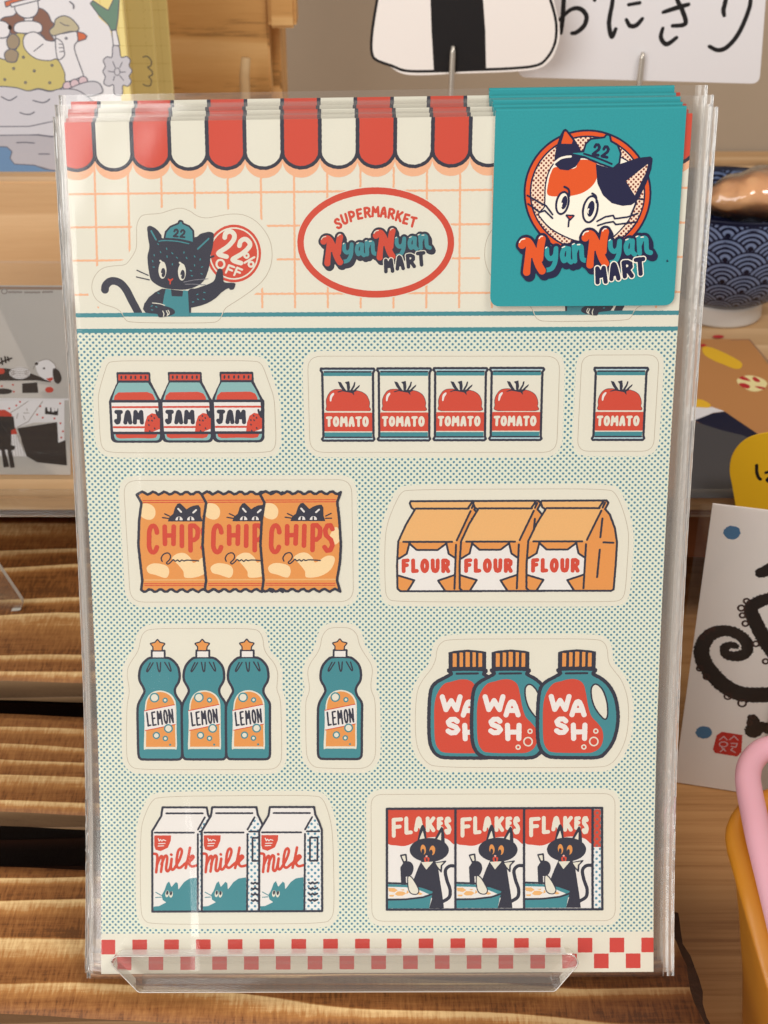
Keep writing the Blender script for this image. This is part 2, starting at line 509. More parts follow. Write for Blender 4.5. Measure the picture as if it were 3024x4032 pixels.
PAPER = (224, 221, 205)
M = dict(
    paper=ink('cream paper', PAPER, .6, .035), white=ink('white ink', (230, 227, 223), .55, .03),
    red=ink('red ink', (204, 58, 26)), navy=ink('navy ink', (17, 19, 46), .45, .15), teal=ink('teal ink', (46, 132, 142)),
    ltteal=ink('pale teal ink', (130, 178, 178)), palebl=ink('pale blue ink', (178, 208, 218)), orange=ink('amber ink', (224, 146, 66)),
    ltan=ink('light amber ink', (230, 176, 108)), peach=ink('peach ink', (235, 176, 136)), cut=ink('kiss cut line', (168, 150, 128)),
    blob=ink('cream blob ink', (241, 211, 160)), grey=ink('grey ink', (120, 120, 130)), check=ink('checker red ink', (200, 52, 40)),
    pink=ink('pink ink', (240, 180, 170)),
    tag=ink('teal card', (36, 142, 147), .65, .13), tago=ink('tag orange ink', (214, 80, 24)), tagn=ink('tag navy ink', (24, 24, 60), .5, .12),
    tagc=ink('tag cream ink', (238, 230, 212)),
    dots=dotted('halftone teal dots', (221, 226, 207), (62, 124, 148), 1.335, 1.335, .265),
    dotw=dotted('blue dots on white', (232, 234, 232), (74, 138, 166), 1.55, 1.55, .30),
    dotr=dotted('grey dots on red', (204, 58, 26), (120, 96, 96), 1.55, 1.55, .30),
    dott=dotted('brown dots on cream', (243, 214, 186), (120, 52, 44), .98, .98, .235),
    black=ink('black brush ink', (24, 22, 24), .5, .2), edge=ink('paper edge', (226, 220, 204), .7, .05),
)

def film(name, gloss=1.0, haze=.03, rough=.16, tint=(.985, .98, .97, 1), bump=.25, bscale=40):
    """Thin clear plastic: see-through with a Fresnel sheen and a trace of milky scatter."""
    m, t, out = nt(name)
    tr = N(t, 'ShaderNodeBsdfTransparent'); tr.inputs[0].default_value = tint
    gl = N(t, 'ShaderNodeBsdfGlossy'); gl.inputs['Roughness'].default_value = rough
    di = N(t, 'ShaderNodeBsdfDiffuse'); di.inputs[0].default_value = (.95, .90, .83, 1)
    fr = N(t, 'ShaderNodeFresnel', i_IOR=1.5)
    tc = N(t, 'ShaderNodeTexCoord'); nz = N(t, 'ShaderNodeTexNoise', i_Scale=bscale, i_Detail=2.0); t.links.new(tc.outputs['Object'], nz.inputs[0])
    bp = N(t, 'ShaderNodeBump', i_Strength=bump, i_Distance=.002); t.links.new(nz.outputs[0], bp.inputs['Height'])
    t.links.new(bp.outputs[0], gl.inputs['Normal']); t.links.new(bp.outputs[0], fr.inputs['Normal'])
    f = mathn(t, 'MULTIPLY', fr.outputs[0], gloss)
    m1 = N(t, 'ShaderNodeMixShader'); m1.inputs[0].default_value = haze
    t.links.new(tr.outputs[0], m1.inputs[1]); t.links.new(di.outputs[0], m1.inputs[2])
    m2 = N(t, 'ShaderNodeMixShader'); t.links.new(f, m2.inputs[0]); t.links.new(m1.outputs[0], m2.inputs[1]); t.links.new(gl.outputs[0], m2.inputs[2])
    t.links.new(m2.outputs[0], out.inputs[0]); return m

M['film'] = film('clear sleeve film', 1.45, .014, .13, bump=.3, bscale=30)
M['seam'] = film('milky glare heat seal', 1.4, .21, .16, (.975, .965, .95, 1), .02, 200)  # seal strip whose milky white also stands in for window glare on film
M['highlight'] = film('sleeve edge crease', 4.0, .45, .12, (.97, .96, .95, 1), .02, 200)  # whitish colour stands in for bright highlights along edges
M['clear'] = film('clear plastic plate', .6, .012, .04, (.96, .965, .96, 1), .02, 30)

def acrylic(name, rough=0.0, tint=(.985, .985, .98, 1)):
    m, t, out = nt(name); g = N(t, 'ShaderNodeBsdfGlass', i_IOR=1.49); g.inputs[0].default_value = tint; g.inputs['Roughness'].default_value = rough
    t.links.new(g.outputs[0], out.inputs[0]); return m
M['acrylic'] = film('clear acrylic', .7, .045, .03, (.975, .965, .95, 1), .01, 20)
M['sawn'] = film('sawn acrylic edge', .8, .5, .3, (.96, .95, .94, 1), .3, 900)

def plain(name, rgb, rough=.5, spec=.4, amt=.08, scale=60.0, bump=.0, **kw):
    m, t, out = nt(name); tc = N(t, 'ShaderNodeTexCoord')
    nz = N(t, 'ShaderNodeTexNoise', i_Scale=scale, i_Detail=5.0); t.links.new(tc.outputs['Object'], nz.inputs[0])
    f = mathn(t, 'MULTIPLY_ADD', nz.outputs[0], 2 * amt, 1 - amt); cmb = N(t, 'ShaderNodeCombineColor')
    for i in range(3): t.links.new(f, cmb.inputs[i])
    b = bsdf(t, out, mixc(t, 1.0, srgb(*rgb), cmb.outputs[0], 'MULTIPLY'), rough, spec, **kw)
    if bump:
        bp = N(t, 'ShaderNodeBump', i_Strength=bump, i_Distance=.001); t.links.new(nz.outputs[0], bp.inputs['Height']); t.links.new(bp.outputs[0], b.inputs['Normal'])
    return m

def wood(name, dark, mid, light, freq=130.0, dist=.5, along='X', rough=.55, warp=2.0, scratch=.25, bump=.0004, stretch=9.0, pos=(.1, .6, .92), seed=0.0, fibre=.4, blotch=.3, char=None, ringk=1.0):
    """Long grain: noise-bent growth rings (dark after each pale latewood line), fine fibres, scratches across."""
    m, t, out = nt(name); tc = N(t, 'ShaderNodeTexCoord')
    mp = N(t, 'ShaderNodeMapping'); t.links.new(tc.outputs['Object'], mp.inputs[0])
    mp.inputs['Location'].default_value = (seed, seed * .37, seed * .11)
    mp.inputs['Scale'].default_value = {'X': (1 / stretch, 1, 1), 'Z': (1, 1, 1 / stretch)}[along]
    n0 = N(t, 'ShaderNodeTexNoise', i_Scale=warp * 9, i_Detail=4.0, i_Roughness=.45); t.links.new(mp.outputs[0], n0.inputs[0])
    n1 = N(t, 'ShaderNodeTexNoise', i_Scale=warp * 26, i_Detail=2.0); t.links.new(mp.outputs[0], n1.inputs[0])
    sp = N(t, 'ShaderNodeSeparateXYZ'); t.links.new(mp.outputs[0], sp.inputs[0])
    base = mathn(t, 'ADD', sp.outputs[1], mathn(t, 'MULTIPLY', sp.outputs[2], .6)) if along == 'X' else sp.outputs[0]
    ph = mathn(t, 'ADD', mathn(t, 'MULTIPLY', base, freq), mathn(t, 'ADD', mathn(t, 'MULTIPLY', n0.outputs[0], dist * 6), mathn(t, 'MULTIPLY', n1.outputs[0], dist * 1.6)))
    fr = mathn(t, 'FRACT', ph)
    drop = N(t, 'ShaderNodeMapRange', i_1=.95, i_2=1.0, i_3=1.0, i_4=0.0); t.links.new(fr, drop.inputs[0])
    up_ = N(t, 'ShaderNodeMapRange', i_1=.45, i_2=.97); up_.interpolation_type = 'SMOOTHSTEP'; t.links.new(fr, up_.inputs[0])
    ring = mathn(t, 'MULTIPLY', mathn(t, 'MULTIPLY_ADD', up_.outputs[0], .8, mathn(t, 'MULTIPLY', fr, .2)), drop.outputs[0])
    nv = N(t, 'ShaderNodeTexNoise', i_Scale=warp * 16, i_Detail=2.0); nv.noise_dimensions = '4D'; nv.inputs['W'].default_value = 3.3; t.links.new(mp.outputs[0], nv.inputs[0])
    amp = N(t, 'ShaderNodeMapRange', i_1=.3, i_2=.7, i_3=.45, i_4=1.05); t.links.new(nv.outputs[0], amp.inputs[0])
    ring = mathn(t, 'MULTIPLY_ADD', mathn(t, 'SUBTRACT', ring, .4), amp.outputs[0], .4)
    mf = N(t, 'ShaderNodeMapping'); t.links.new(mp.outputs[0], mf.inputs[0]); mf.inputs['Scale'].default_value = (.6, 1, 1)
    nf = N(t, 'ShaderNodeTexNoise', i_Scale=700.0, i_Detail=6.0, i_Roughness=.75); t.links.new(mf.outputs[0], nf.inputs[0])
    v = mathn(t, 'ADD', mathn(t, 'MULTIPLY_ADD', mathn(t, 'SUBTRACT', ring, .45), ringk, .45), mathn(t, 'MULTIPLY', mathn(t, 'SUBTRACT', nf.outputs[0], .5), fibre))
    ms = N(t, 'ShaderNodeMapping'); t.links.new(tc.outputs['Object'], ms.inputs[0]); ms.inputs['Scale'].default_value = (1, .14, 1) if along == 'X' else (.14, 1, 1)
    ms.inputs['Rotation'].default_value = (0, 0, .3)
    ns = N(t, 'ShaderNodeTexNoise', i_Scale=1300.0, i_Detail=3.0, i_Roughness=.6); t.links.new(ms.outputs[0], ns.inputs[0])
    v = mathn(t, 'ADD', v, mathn(t, 'MULTIPLY', mathn(t, 'SUBTRACT', ns.outputs[0], .5), scratch))
    nl = N(t, 'ShaderNodeTexNoise', i_Scale=26.0, i_Detail=3.0); t.links.new(tc.outputs['Object'], nl.inputs[0])
    v = mathn(t, 'ADD', v, mathn(t, 'MULTIPLY', mathn(t, 'SUBTRACT', nl.outputs[0], .5), blotch))
    col = ramp(t, v, [(0.0, srgb(*[q * .8 for q in dark])), (pos[0], srgb(*dark)), (pos[1], srgb(*mid)), (pos[2], srgb(*light)), (1.0, srgb(*light))])
    if char:                                              # torch marks: scorching that deepens towards one end of the board
        so = N(t, 'ShaderNodeSeparateXYZ'); t.links.new(tc.outputs['Object'], so.inputs[0])
        f = mathn(t, 'ADD', so.outputs[0], mathn(t, 'MULTIPLY', mathn(t, 'SUBTRACT', nl.outputs[0], .5), .10))
        mr = N(t, 'ShaderNodeMapRange', i_1=char[0], i_2=char[1]); t.links.new(f, mr.inputs[0])
        col = mixc(t, mathn(t, 'MULTIPLY', mr.outputs[0], .8), col, mixc(t, 1.0, col, srgb(118, 88, 66), 'MULTIPLY'))
    b = bsdf(t, out, col, rough, .3)
    if bump:
        bp = N(t, 'ShaderNodeBump', i_Strength=1.0, i_Distance=bump); t.links.new(v, bp.inputs['Height']); t.links.new(bp.outputs[0], b.inputs['Normal'])
    return m

M['scorched'] = wood('scorched brushed cedar', (136, 84, 42), (182, 126, 70), (240, 204, 146), 84, 1.1, warp=1.6, scratch=.75, bump=.0001, stretch=7.0, pos=(.08, .5, .92), char=(.01, .075), fibre=.7)
M['plank_side'] = wood('sawn plank edge', (104, 78, 54), (132, 102, 72), (152, 120, 86), 200, .5, scratch=.2, bump=.0002)
M['char'] = plain('charred edge', (56, 36, 24), .8, .2, .4, 300, .6)
M['shadewood'] = wood('shade-dark board', (26, 12, 6), (40, 19, 10), (54, 27, 14), 90, .5, scratch=.2)  # near-black colour stands in for shade under planks and shelf
M['table'] = wood('oiled pale table', (138, 90, 48), (178, 128, 78), (194, 146, 94), 75, 1.6, warp=2.2, scratch=.02, bump=.00002, stretch=30, rough=.5, pos=(.05, .36, .95), fibre=1.1, blotch=.15, ringk=.4)
M['shelf'] = wood('birch shelf', (196, 156, 112), (212, 174, 130), (220, 186, 144), 60, .5, warp=1.2, scratch=.03, bump=.00003, stretch=12, rough=.55, seed=3.1, fibre=.6)
M['post'] = wood('honey pine', (206, 156, 94), (222, 176, 114), (230, 188, 128), 50, .5, warp=1.2, scratch=.03, bump=.00003, stretch=9, rough=.5, seed=1.7, fibre=.7)
M['brown'] = wood('brown fascia', (92, 48, 22), (112, 62, 30), (130, 76, 40), 60, .5, scratch=.1, bump=.0001)
M['wall'] = plain('greige wall', (174, 158, 138), .8, .2, .04, 25, .08)
# ------------------------------------------------------------------ artwork of the sticker sheet, traced in flat mm
S0 = SheetSurf(0)
CLIPSHEET = [('poly', np.array(rect(0, 0, SHW, SHL)))]

def band(x0, y0, x1, y1):                      # source-pixel rectangle -> flat polygon that keeps to the card
    return np.array([S0.flat(x0, y0), S0.flat(x1, y0), S0.flat(x1, y1), S0.flat(x0, y1)])

AW_P, AW_0 = 7.70, 5.85                          # awning pitch and first seam (mm)
AW_A = S0.flat(1486, 590)[1]; AW_B = S0.flat(1486, 657)[1]; AW_S = 2.0

def scallop(i, dy=0.0, top=-1.0):
    xc = AW_0 + (i - .5) * AW_P; h = AW_P / 2
    arc = [(xc + h * math.cos(a), AW_A + dy + (AW_B - AW_A) * math.sin(a)) for a in np.linspace(0, math.pi, 18)]
    return np.array([(xc - h, top), (xc + h, top)] + arc)

def awning(surf, parent):
    a = Art(surf, step=.1, lev0=.012)
    n = range(0, 18)
    a.put(M['peach'], [('poly', scallop(i, AW_S)) for i in n], wob=.03, clip=CLIPSHEET)
    a.put(M['paper'], [('poly', scallop(i)) for i in n], wob=0, clip=CLIPSHEET)
    a.put(M['red'], [('poly', scallop(i)) for i in n if i % 2 == 0], wob=0, clip=CLIPSHEET)
    a.put(M['navy'], [('line', np.vstack([scallop(i)[-18:][::-1] * 1.0]), .36) for i in n] + [('line', np.array([(AW_0 + i * AW_P, -.5), (AW_0 + i * AW_P, AW_A + .8)]), .40) for i in range(0, 17)], wob=.05, clip=CLIPSHEET)
    return a.mesh('awning_print', parent)

def checker(surf, parent):
    a = Art(surf, step=.15, lev0=.012)
    P = 125.6 / 2180 * SHW; q = 58 / 2180 * SHW
    y1 = S0.flat(1486, 3696)[1]; y2 = y1 + q + .25; x0 = (394 - 397) / 2180 * SHW
    a.put(M['check'], [('poly', np.array(rect(x0 + k * P, y1, x0 + k * P + q, y1 + q))) for k in range(19)] + [('poly', np.array(rect(x0 + (k + .51) * P, y2, x0 + (k + .51) * P + q, y2 + q))) for k in range(19)], wob=.03, clip=CLIPSHEET)
    return a.mesh('checker_print', parent)

# ---- die-cut outlines (traced units per item: origin and scale of the tracing)
IT = dict(cat=(340, 780, 2.07375), oval=(1150, 720, 2.51364), tag=(1900, 340, 1.975), jam=(370, 1380, 2.24189), tom=(1190, 1380, 2.765),
          chips=(470, 1860, 1.74632), flour=(1490, 1880, 1.62647), lem=(480, 2450, 2.5523), lem1=(1170, 2440, 3.5686), wash=(1620, 2480, 1.88523),
          milk=(530, 3100, 1.9988), flk=(1440, 3100, 1.64257), sng=(2000, 1000, 1.62))
CUT = dict(
  cat=chaikin([(440,150),(480,132),(600,128),(680,100),(770,76),(850,105),(905,150),(985,166),(1080,145),(1190,127),(1290,135),(1380,180),(1450,255),(1500,340),(1518,430),(1515,520),(1490,600),(1440,680),(1350,755),(1250,825),(1160,880),(1128,905),(1105,970),(1075,1005),(1030,1018),(700,1020),(350,1015),(315,990),(295,950),(270,915),(220,890),(130,865),(75,825),(45,760),(45,690),(75,620),(130,570),(210,553),(310,550),(345,520),(390,455),(412,400),(410,300),(412,210)]),
  jam=chaikin([(150,92),(500,91),(1000,91),(1430,90),(1475,115),(1500,160),(1550,300),(1592,420),(1600,600),(1608,800),(1590,870),(1540,902),(1000,903),(500,903),(140,902),(80,870),(55,800),(40,480),(38,400),(60,300),(95,190),(115,125)]),
  tom=rounded([(58,62),(2805,62),(2770,1108),(85,1108)], 150),
  sng=rounded([(472,645),(965,643),(928,1258),(442,1258)], 75),
  chips=rounded([(28,56),(1597,50),(1610,888),(76,892)], 95),
  flour=chaikin([(190,78),(800,74),(1470,72),(1520,100),(1565,200),(1600,330),(1602,420),(1590,600),(1580,740),(1555,785),(1500,796),(800,796),(100,796),(58,775),(42,720),(40,400),(60,280),(110,160),(145,95)]),
  lem=chaikin([(300,62),(800,62),(1330,62),(1390,100),(1420,170),(1425,260),(1460,330),(1540,420),(1570,520),(1560,610),(1555,680),(1590,760),(1600,880),(1608,1350),(1590,1420),(1540,1470),(1460,1480),(800,1480),(160,1480),(90,1450),(50,1380),(45,1200),(50,820),(75,730),(72,640),(50,540),(60,450),(110,370),(170,280),(185,180),(215,100)]),
  lem1=chaikin([(500,112),(600,108),(720,112),(800,155),(850,230),(862,310),(900,410),(980,530),(1040,620),(1060,710),(1050,800),(1035,900),(1040,1000),(1085,1090),(1098,1200),(1100,1300),(1105,1850),(1085,1960),(1020,2050),(930,2088),(800,2092),(300,2085),(210,2050),(150,1960),(125,1850),(118,1200),(130,1110),(170,1020),(175,930),(150,800),(150,700),(190,600),(280,480),(330,370),(340,270),(375,190),(430,130)]),
  wash=chaikin([(280,68),(800,67),(1370,66),(1430,90),(1455,140),(1460,240),(1500,300),(1560,370),(1600,480),(1612,580),(1610,700),(1590,820),(1540,930),(1480,1000),(1400,1022),(800,1022),(180,1020),(110,985),(50,900),(28,780),(30,560),(45,440),(90,360),(150,290),(182,220),(187,150),(215,95)]),
  milk=chaikin([(190,72),(800,66),(1430,62),(1480,90),(1510,150),(1545,270),(1560,400),(1568,700),(1570,960),(1550,1035),(1490,1072),(800,1076),(130,1078),(70,1045),(45,960),(45,350),(75,230),(130,110)]),
  flk=rounded([(34,46),(1612,40),(1614,862),(40,866)], 75))

def art(key, **kw):
    ox, oy, sc = IT[key]; c = CUT.get(key); m = np.mean(c, 0) if c is not None else (800, 500)
    return Art(S0, ox, oy, sc, at=(ox + m[0] / sc, oy + m[1] / sc), lev0=.03, **kw)

CUTF = {k: art(k).T(v) for k, v in CUT.items()}
_e = IT['oval']; OVALF = art('oval').T(ellipse(828, 590, 776, 546, n=80))
CAT_MIR = float(S0.flat(2228, 1225)[0] + S0.flat(749, 1228)[0])
CUTF['cat2'] = CUTF['cat'] * np.array([-1, 1]) + np.array([CAT_MIR, 0])

def wall_print(parent):
    a = Art(S0, step=.1, lev0=.006)
    vx = [(373 + 130.8 * i) for i in range(-1, 19)]; hy = [(756 - 745, 752), (0, 886), (0, 1019), (0, 1155)]
    sub = [('poly', CUTF['cat'], 1.0), ('poly', CUTF['cat2'], 1.0), ('poly', OVALF, .2)]
    ln = []
    for x in vx:
        ln.append(('line', np.array([S0.flat(x + (y - 700) * (x - 1486) * -2.5e-5, y) for y in (660, 900, 1210)]), .22))
    for _, y in hy:
        ln.append(('line', np.array([(0.1, S0.flat(1486, y)[1]), (SHW - .1, S0.flat(1486, y)[1])]), .22))
    a.put(M['peach'], ln, wob=.07, sub=sub, clip=CLIPSHEET)
    a.put(M['teal'], [('poly', np.array(rect(0, S0.flat(1486, 1228)[1], SHW, S0.flat(1486, 1245)[1]))), ('poly', np.array(rect(0, S0.flat(1486, 1290)[1], SHW, S0.flat(1486, 1307)[1])))], wob=.05, clip=CLIPSHEET)
    return a.mesh('tiled_wall_print', parent)

def dot_print(parent):
    a = Art(S0, step=.15, lev0=.002)
    sub = [('poly', CUTF[k], 1.15) for k in ('jam', 'tom', 'sng', 'chips', 'flour', 'lem', 'lem1', 'wash', 'milk', 'flk')]
    a.put(M['dots'], [('poly', np.array(rect(0, S0.flat(1486, 1306)[1], SHW, S0.flat(1486, 3672)[1])))], wob=0, sub=sub, clip=CLIPSHEET)
    return a.mesh('halftone_print', parent)

def base(a, key):
    f = CUTF[key]
    a.put(M['paper'], [('poly', f)], wob=0, step=.15)
    a.put(M['cut'], [('line', np.vstack([f, f[:1]]), .045)], wob=0, step=.06)

NY_N = [[(350,795),(370,640),(375,580)], [(312,580),(332,552),(368,562),(410,640),(448,740),(475,785)], [(475,535),(462,600),(455,690)]]
NY_Y = [[(514,612),(518,665),(545,690),(580,664),(590,608)], [(590,608),(584,705),(555,765),(512,780)]]
NY_A = [[(690,612),(660,608),(640,655),(655,706),(690,675)], [(694,610),(692,690),(712,716)]]
NY_n = [[(737,585),(744,708)], [(744,640),(768,590),(796,596),(800,660),(808,694),(834,704)]]
def nyan(a, tf, k, red, teal, navy, cream, offs=(0,)):
    mv = lambda L, dx, dy: [[(x + dx, y + dy) for x, y in p] for p in L]
    ap = lambda L: [[tf(*p) for p in q] for q in L]
    R = NY_N + mv(NY_N, 518, -58); Tt = NY_Y + NY_A + NY_n + mv(NY_Y, 520, -58) + mv(NY_A, 522, -62) + mv(NY_n, 530, -62)
    allr = [(p, 33) for p in R] + [(p, 23) for p in Tt]
    pr = []
    for dx, dy, g in ((0, 0, 19), (7, 10, 18), (14, 20, 17), (20, 30, 16)):
        for p, r in allr: pr.append(('line', a.T(smooth([tf(x + dx, y + dy) for x, y in p], False)), (r + g) * k * a.k))
    a.put(navy, pr, wob=.02)
    a.lines(teal, ap(Tt), 19.5 * k, sm=True)
    a.lines(navy, ap(R), 39 * k, sm=True)
    a.lines(red, ap(R), 31 * k, sm=True)
    a.lines(navy, ap([[(385, 800), (392, 690)], [(903, 742), (910, 632)]]), 7 * k)
    hl = [[(290,560),(305,538),(335,530)], [(452,528),(465,512),(480,510)], [(505,605),(515,596)], [(640,600),(660,592)], [(725,575),(740,568)], [(765,578),(785,576)]]
    a.lines(cream, ap(hl + mv(hl, 520, -60)), 4.5 * k, sm=True)
    g = a.glyphs('MART', 905, 700, 1325, 865, 17, rot=-4.5, boxes=[(905,735,1005,880),(1020,712,1112,862),(1130,705,1222,850),(1232,690,1326,840)])
    a.lines(cream, ap(g), 27 * k); a.lines(navy, ap(g), 18.5 * k)

def cat_sticker(parent, mirror=None):
    ox, oy, sc = IT['cat']
    a = Art(S0, ox, oy, sc, at=(720, 1030), lev0=.03, mirror=mirror)
    base(a, 'cat' if mirror is None else 'cat2')
    nv, tl, wh, rd, pp = M['navy'], M['teal'], M['paper'], M['red'], M['paper']
    a.poly(tl, [(292,935),(1110,935),(1100,968),(306,968)])
    a.lines(nv, [[(152,748),(158,715),(190,682),(235,677),(285,700),(330,755),(365,825),(400,890),(425,938)]], 32, sm=True, clip=[('poly', rect(0,0,1600,936))])
    a.poly(rd, ellipse(1205,452,222,236)); a.lines(wh, [ellipse(1205,452,196,208,n=50).tolist() + [(1401,452)]], 6)
    a.lines(wh, [[(1130,322),(1140,285),(1178,272),(1208,300),(1200,345),(1150,400),(1078,452),(1145,478)], [(1250,388),(1262,350),(1300,335),(1335,368),(1325,405),(1270,455),(1195,503),(1262,530)]], 19, sm=True)
    a.lines(wh, [ellipse(1308,470,17,17).tolist()+[(1325,470)], ellipse(1345,540,20,20).tolist()+[(1365,540)], [(1372,482),(1292,528)], ellipse(1095,538,32,34).tolist()+[(1127,538)],
                 [(1165,548),(1140,608)],[(1165,548),(1208,564)],[(1154,578),(1190,592)],[(1232,568),(1208,628)],[(1232,568),(1272,584)],[(1222,596),(1255,610)]], 8.5)
    a.poly(nv, [(497,250),(505,230),(530,228),(575,255),(612,300),(640,330),(880,320),(930,292),(1000,275),(1035,285),(1042,310),(1032,400),(1014,470),(1008,540),(985,620),(955,680),(900,720),(820,745),(740,747),(640,735),(580,710),(530,670),(515,620),(503,540),(500,470),(515,400),(505,330)], sm=True)
    cap = [(645,332),(655,280),(690,240),(757,212),(765,192),(778,195),(785,213),(835,235),(866,270),(870,365),(800,345),(730,335)]
    a.poly(nv, cap, grow=15); a.poly(tl, cap)
    a.lines(nv, [[(650,330),(760,338),(868,362)]], 6, sm=True); a.lines(tl, [[(592,352),(640,346),(740,352),(838,372)]], 4.5, sm=True)
    a.text(nv, '22', 708, 250, 812, 325, 8, rot=5)
    a.lines(tl, [[(530,268),(570,340)],[(1000,330),(910,415)]], 6.5)
    sp = [(587,375),(657,413),(607,440),(555,465),(660,477),(703,450),(740,485),(798,443),(820,488),(885,475),(930,500),(543,515),(703,540),(550,562),(885,548),(945,562),(855,592),(942,617),(862,633),(590,775),(965,770),(908,785),(912,825),(960,825),(872,847),(535,880),(572,887),(537,912)]
    rs = random.Random(3); fl = []
    for x, y in sp:
        an = rs.uniform(-.6, .6) + (1.3 if y < 560 else .1); l = 6; fl.append([(x - l * math.cos(an), y - l * math.sin(an)), (x + l * math.cos(an), y + l * math.sin(an))])
    for cx, cy in ((622,588),(781,603)):
        a.poly(wh, ellipse(cx, cy, 32, 70)); a.lines(wh, [[(cx-17,cy-76),(cx-2,cy-62),(cx+12,cy-55)]], 8, sm=True)
        a.poly(nv, ellipse(cx+6, cy+20, 18, 38)); a.poly(wh, ellipse(cx-6, cy+36, 9, 13)); a.poly(nv, ellipse(cx+2, cy+40, 9, 14))
    a.poly(M['red'], [(666,655),(688,662),(708,653),(706,668),(692,680),(690,702),(680,702),(680,680),(668,668)], sm=True)
    a.lines(nv, [[(413,588),(505,630)],[(410,643),(515,667)]], 4.5); a.lines(nv, [[(1010,485),(1040,472)]], 7)
    a.lines(M['grey'], [[(795,685),(880,668),(995,658)],[(805,702),(880,702),(975,708)]], 3)
    a.poly(nv, [(835,752),(900,735),(1000,700),(1045,670),(1060,620),(1075,582),(1095,575),(1112,590),(1118,640),(1125,685),(1180,690),(1215,695),(1213,722),(1200,745),(1175,747),(1160,735),(1110,765),(1050,820),(980,860),(900,885),(845,893),(800,880)], sm=True)
    a.poly(nv, [(620,738),(560,770),(510,810),(475,860),(463,905),(485,935),(585,945),(640,950),(700,940),(800,930),(855,935),(855,890),(830,760)])
    a.poly(tl, [(650,740),(692,745),(698,800),(785,803),(792,752),(830,757),(835,840),(842,966),(700,966),(650,930),(625,860),(635,800)])
    a.poly(nv, [(580,945),(590,968),(612,972),(660,965),(716,946),(722,918),(690,895),(640,880),(560,870),(540,920)], sm=True)
    a.lines(tl, fl, 4)
    a.lines(wh, [[(625,920),(634,945),(630,966)],[(653,918),(664,942),(660,962)],[(668,914),(678,935),(672,952)],[(540,855),(600,862),(642,875)]], 3.5, sm=True)
    return a.mesh('cat_sticker', parent)

def oval_sticker(parent):
    a = art('oval')
    a.poly(M['red'], ellipse(828,590,776,546,n=90), step=.12); a.poly(M['paper'], ellipse(828,590,712,478,n=90), step=.12)
    L = [('S',455,402,-24,62),('U',519,358,-17,62),('P',594,330,-14,62),('E',668,308,-10,56),('R',745,292,-6,64),('M',826,285,0,76),('A',906,290,5,66),('R',984,305,9,64),('K',1060,330,14,62),('E',1130,358,17,54),('T',1198,388,14,64)]
    pr = []
    for ch, x, y, ro, w in L: pr += a.glyphs(ch, x - w / 2 - 4, y - 57, x + w / 2 + 4, y + 57, 12.5, rot=ro)
    a.lines(M['red'], pr, 12.5)
    nyan(a, lambda x, y: (x, y), 1.0, M['red'], M['teal'], M['navy'], M['paper'])
    return a.mesh('shop_name_sticker', parent)

def jam_sticker(parent):
    a = art('jam'); base(a, 'jam'); o = (0, 451, 905); nv = M['navy']
    a.poly(nv, rounded([(196,190),(496,190),(502,275),(575,415),(600,450),(608,815),(150,815),(132,450),(148,405),(204,280)], [14,14,3,6,6,55,60,10,10,6]), offs=o, wob=.04)
    a.poly(M['red'], rect(215,212,482,264), offs=o, wob=.03)
    a.polys(nv, [ellipse(x,237,9,17) for x in (242,280,327,366,415,455)], offs=o)
    a.poly(M['ltteal'], [(218,284),(478,284),(520,350),(562,436),(160,436),(190,338)], offs=o)
    a.poly(M['red'], [(175,436),(182,400),(215,370),(470,366),(515,382),(535,415),(540,436)], offs=o)
    a.poly(M['white'], [(154,460),(566,460),(582,716),(170,716)], offs=o)
    a.polys(M['red'], [[(158,492),(568,490),(569,508),(159,508)], [(168,668),(575,668),(577,686),(169,686)]], offs=o, wob=.03)
    a.text(nv, 'JAM', 176, 524, 442, 654, 18.5, gap=.04, offs=o)
    a.poly(M['red'], [(444,716),(450,640),(470,580),(510,553),(548,560),(582,600),(583,692),(545,708),(520,716)], offs=o)
    a.lines(nv, [[(x,y),(x+3,y+6)] for x,y in ((506,576),(532,594),(482,614),(511,616),(484,655),(535,685),(492,708))], 6.5, offs=o)
    a.lines(nv, [[(548,528),(556,560),(575,590)],[(572,540),(578,590)]], 9, offs=o)
    a.poly(M['ltteal'], rounded([(176,740),(584,740),(578,794),(186,794)], [2,2,34,34]), offs=o)
    a.poly(M['red'], [(190,740),(562,740),(548,768),(510,776),(380,772),(230,777),(200,765)], offs=o)
    return a.mesh('jam_sticker', parent)

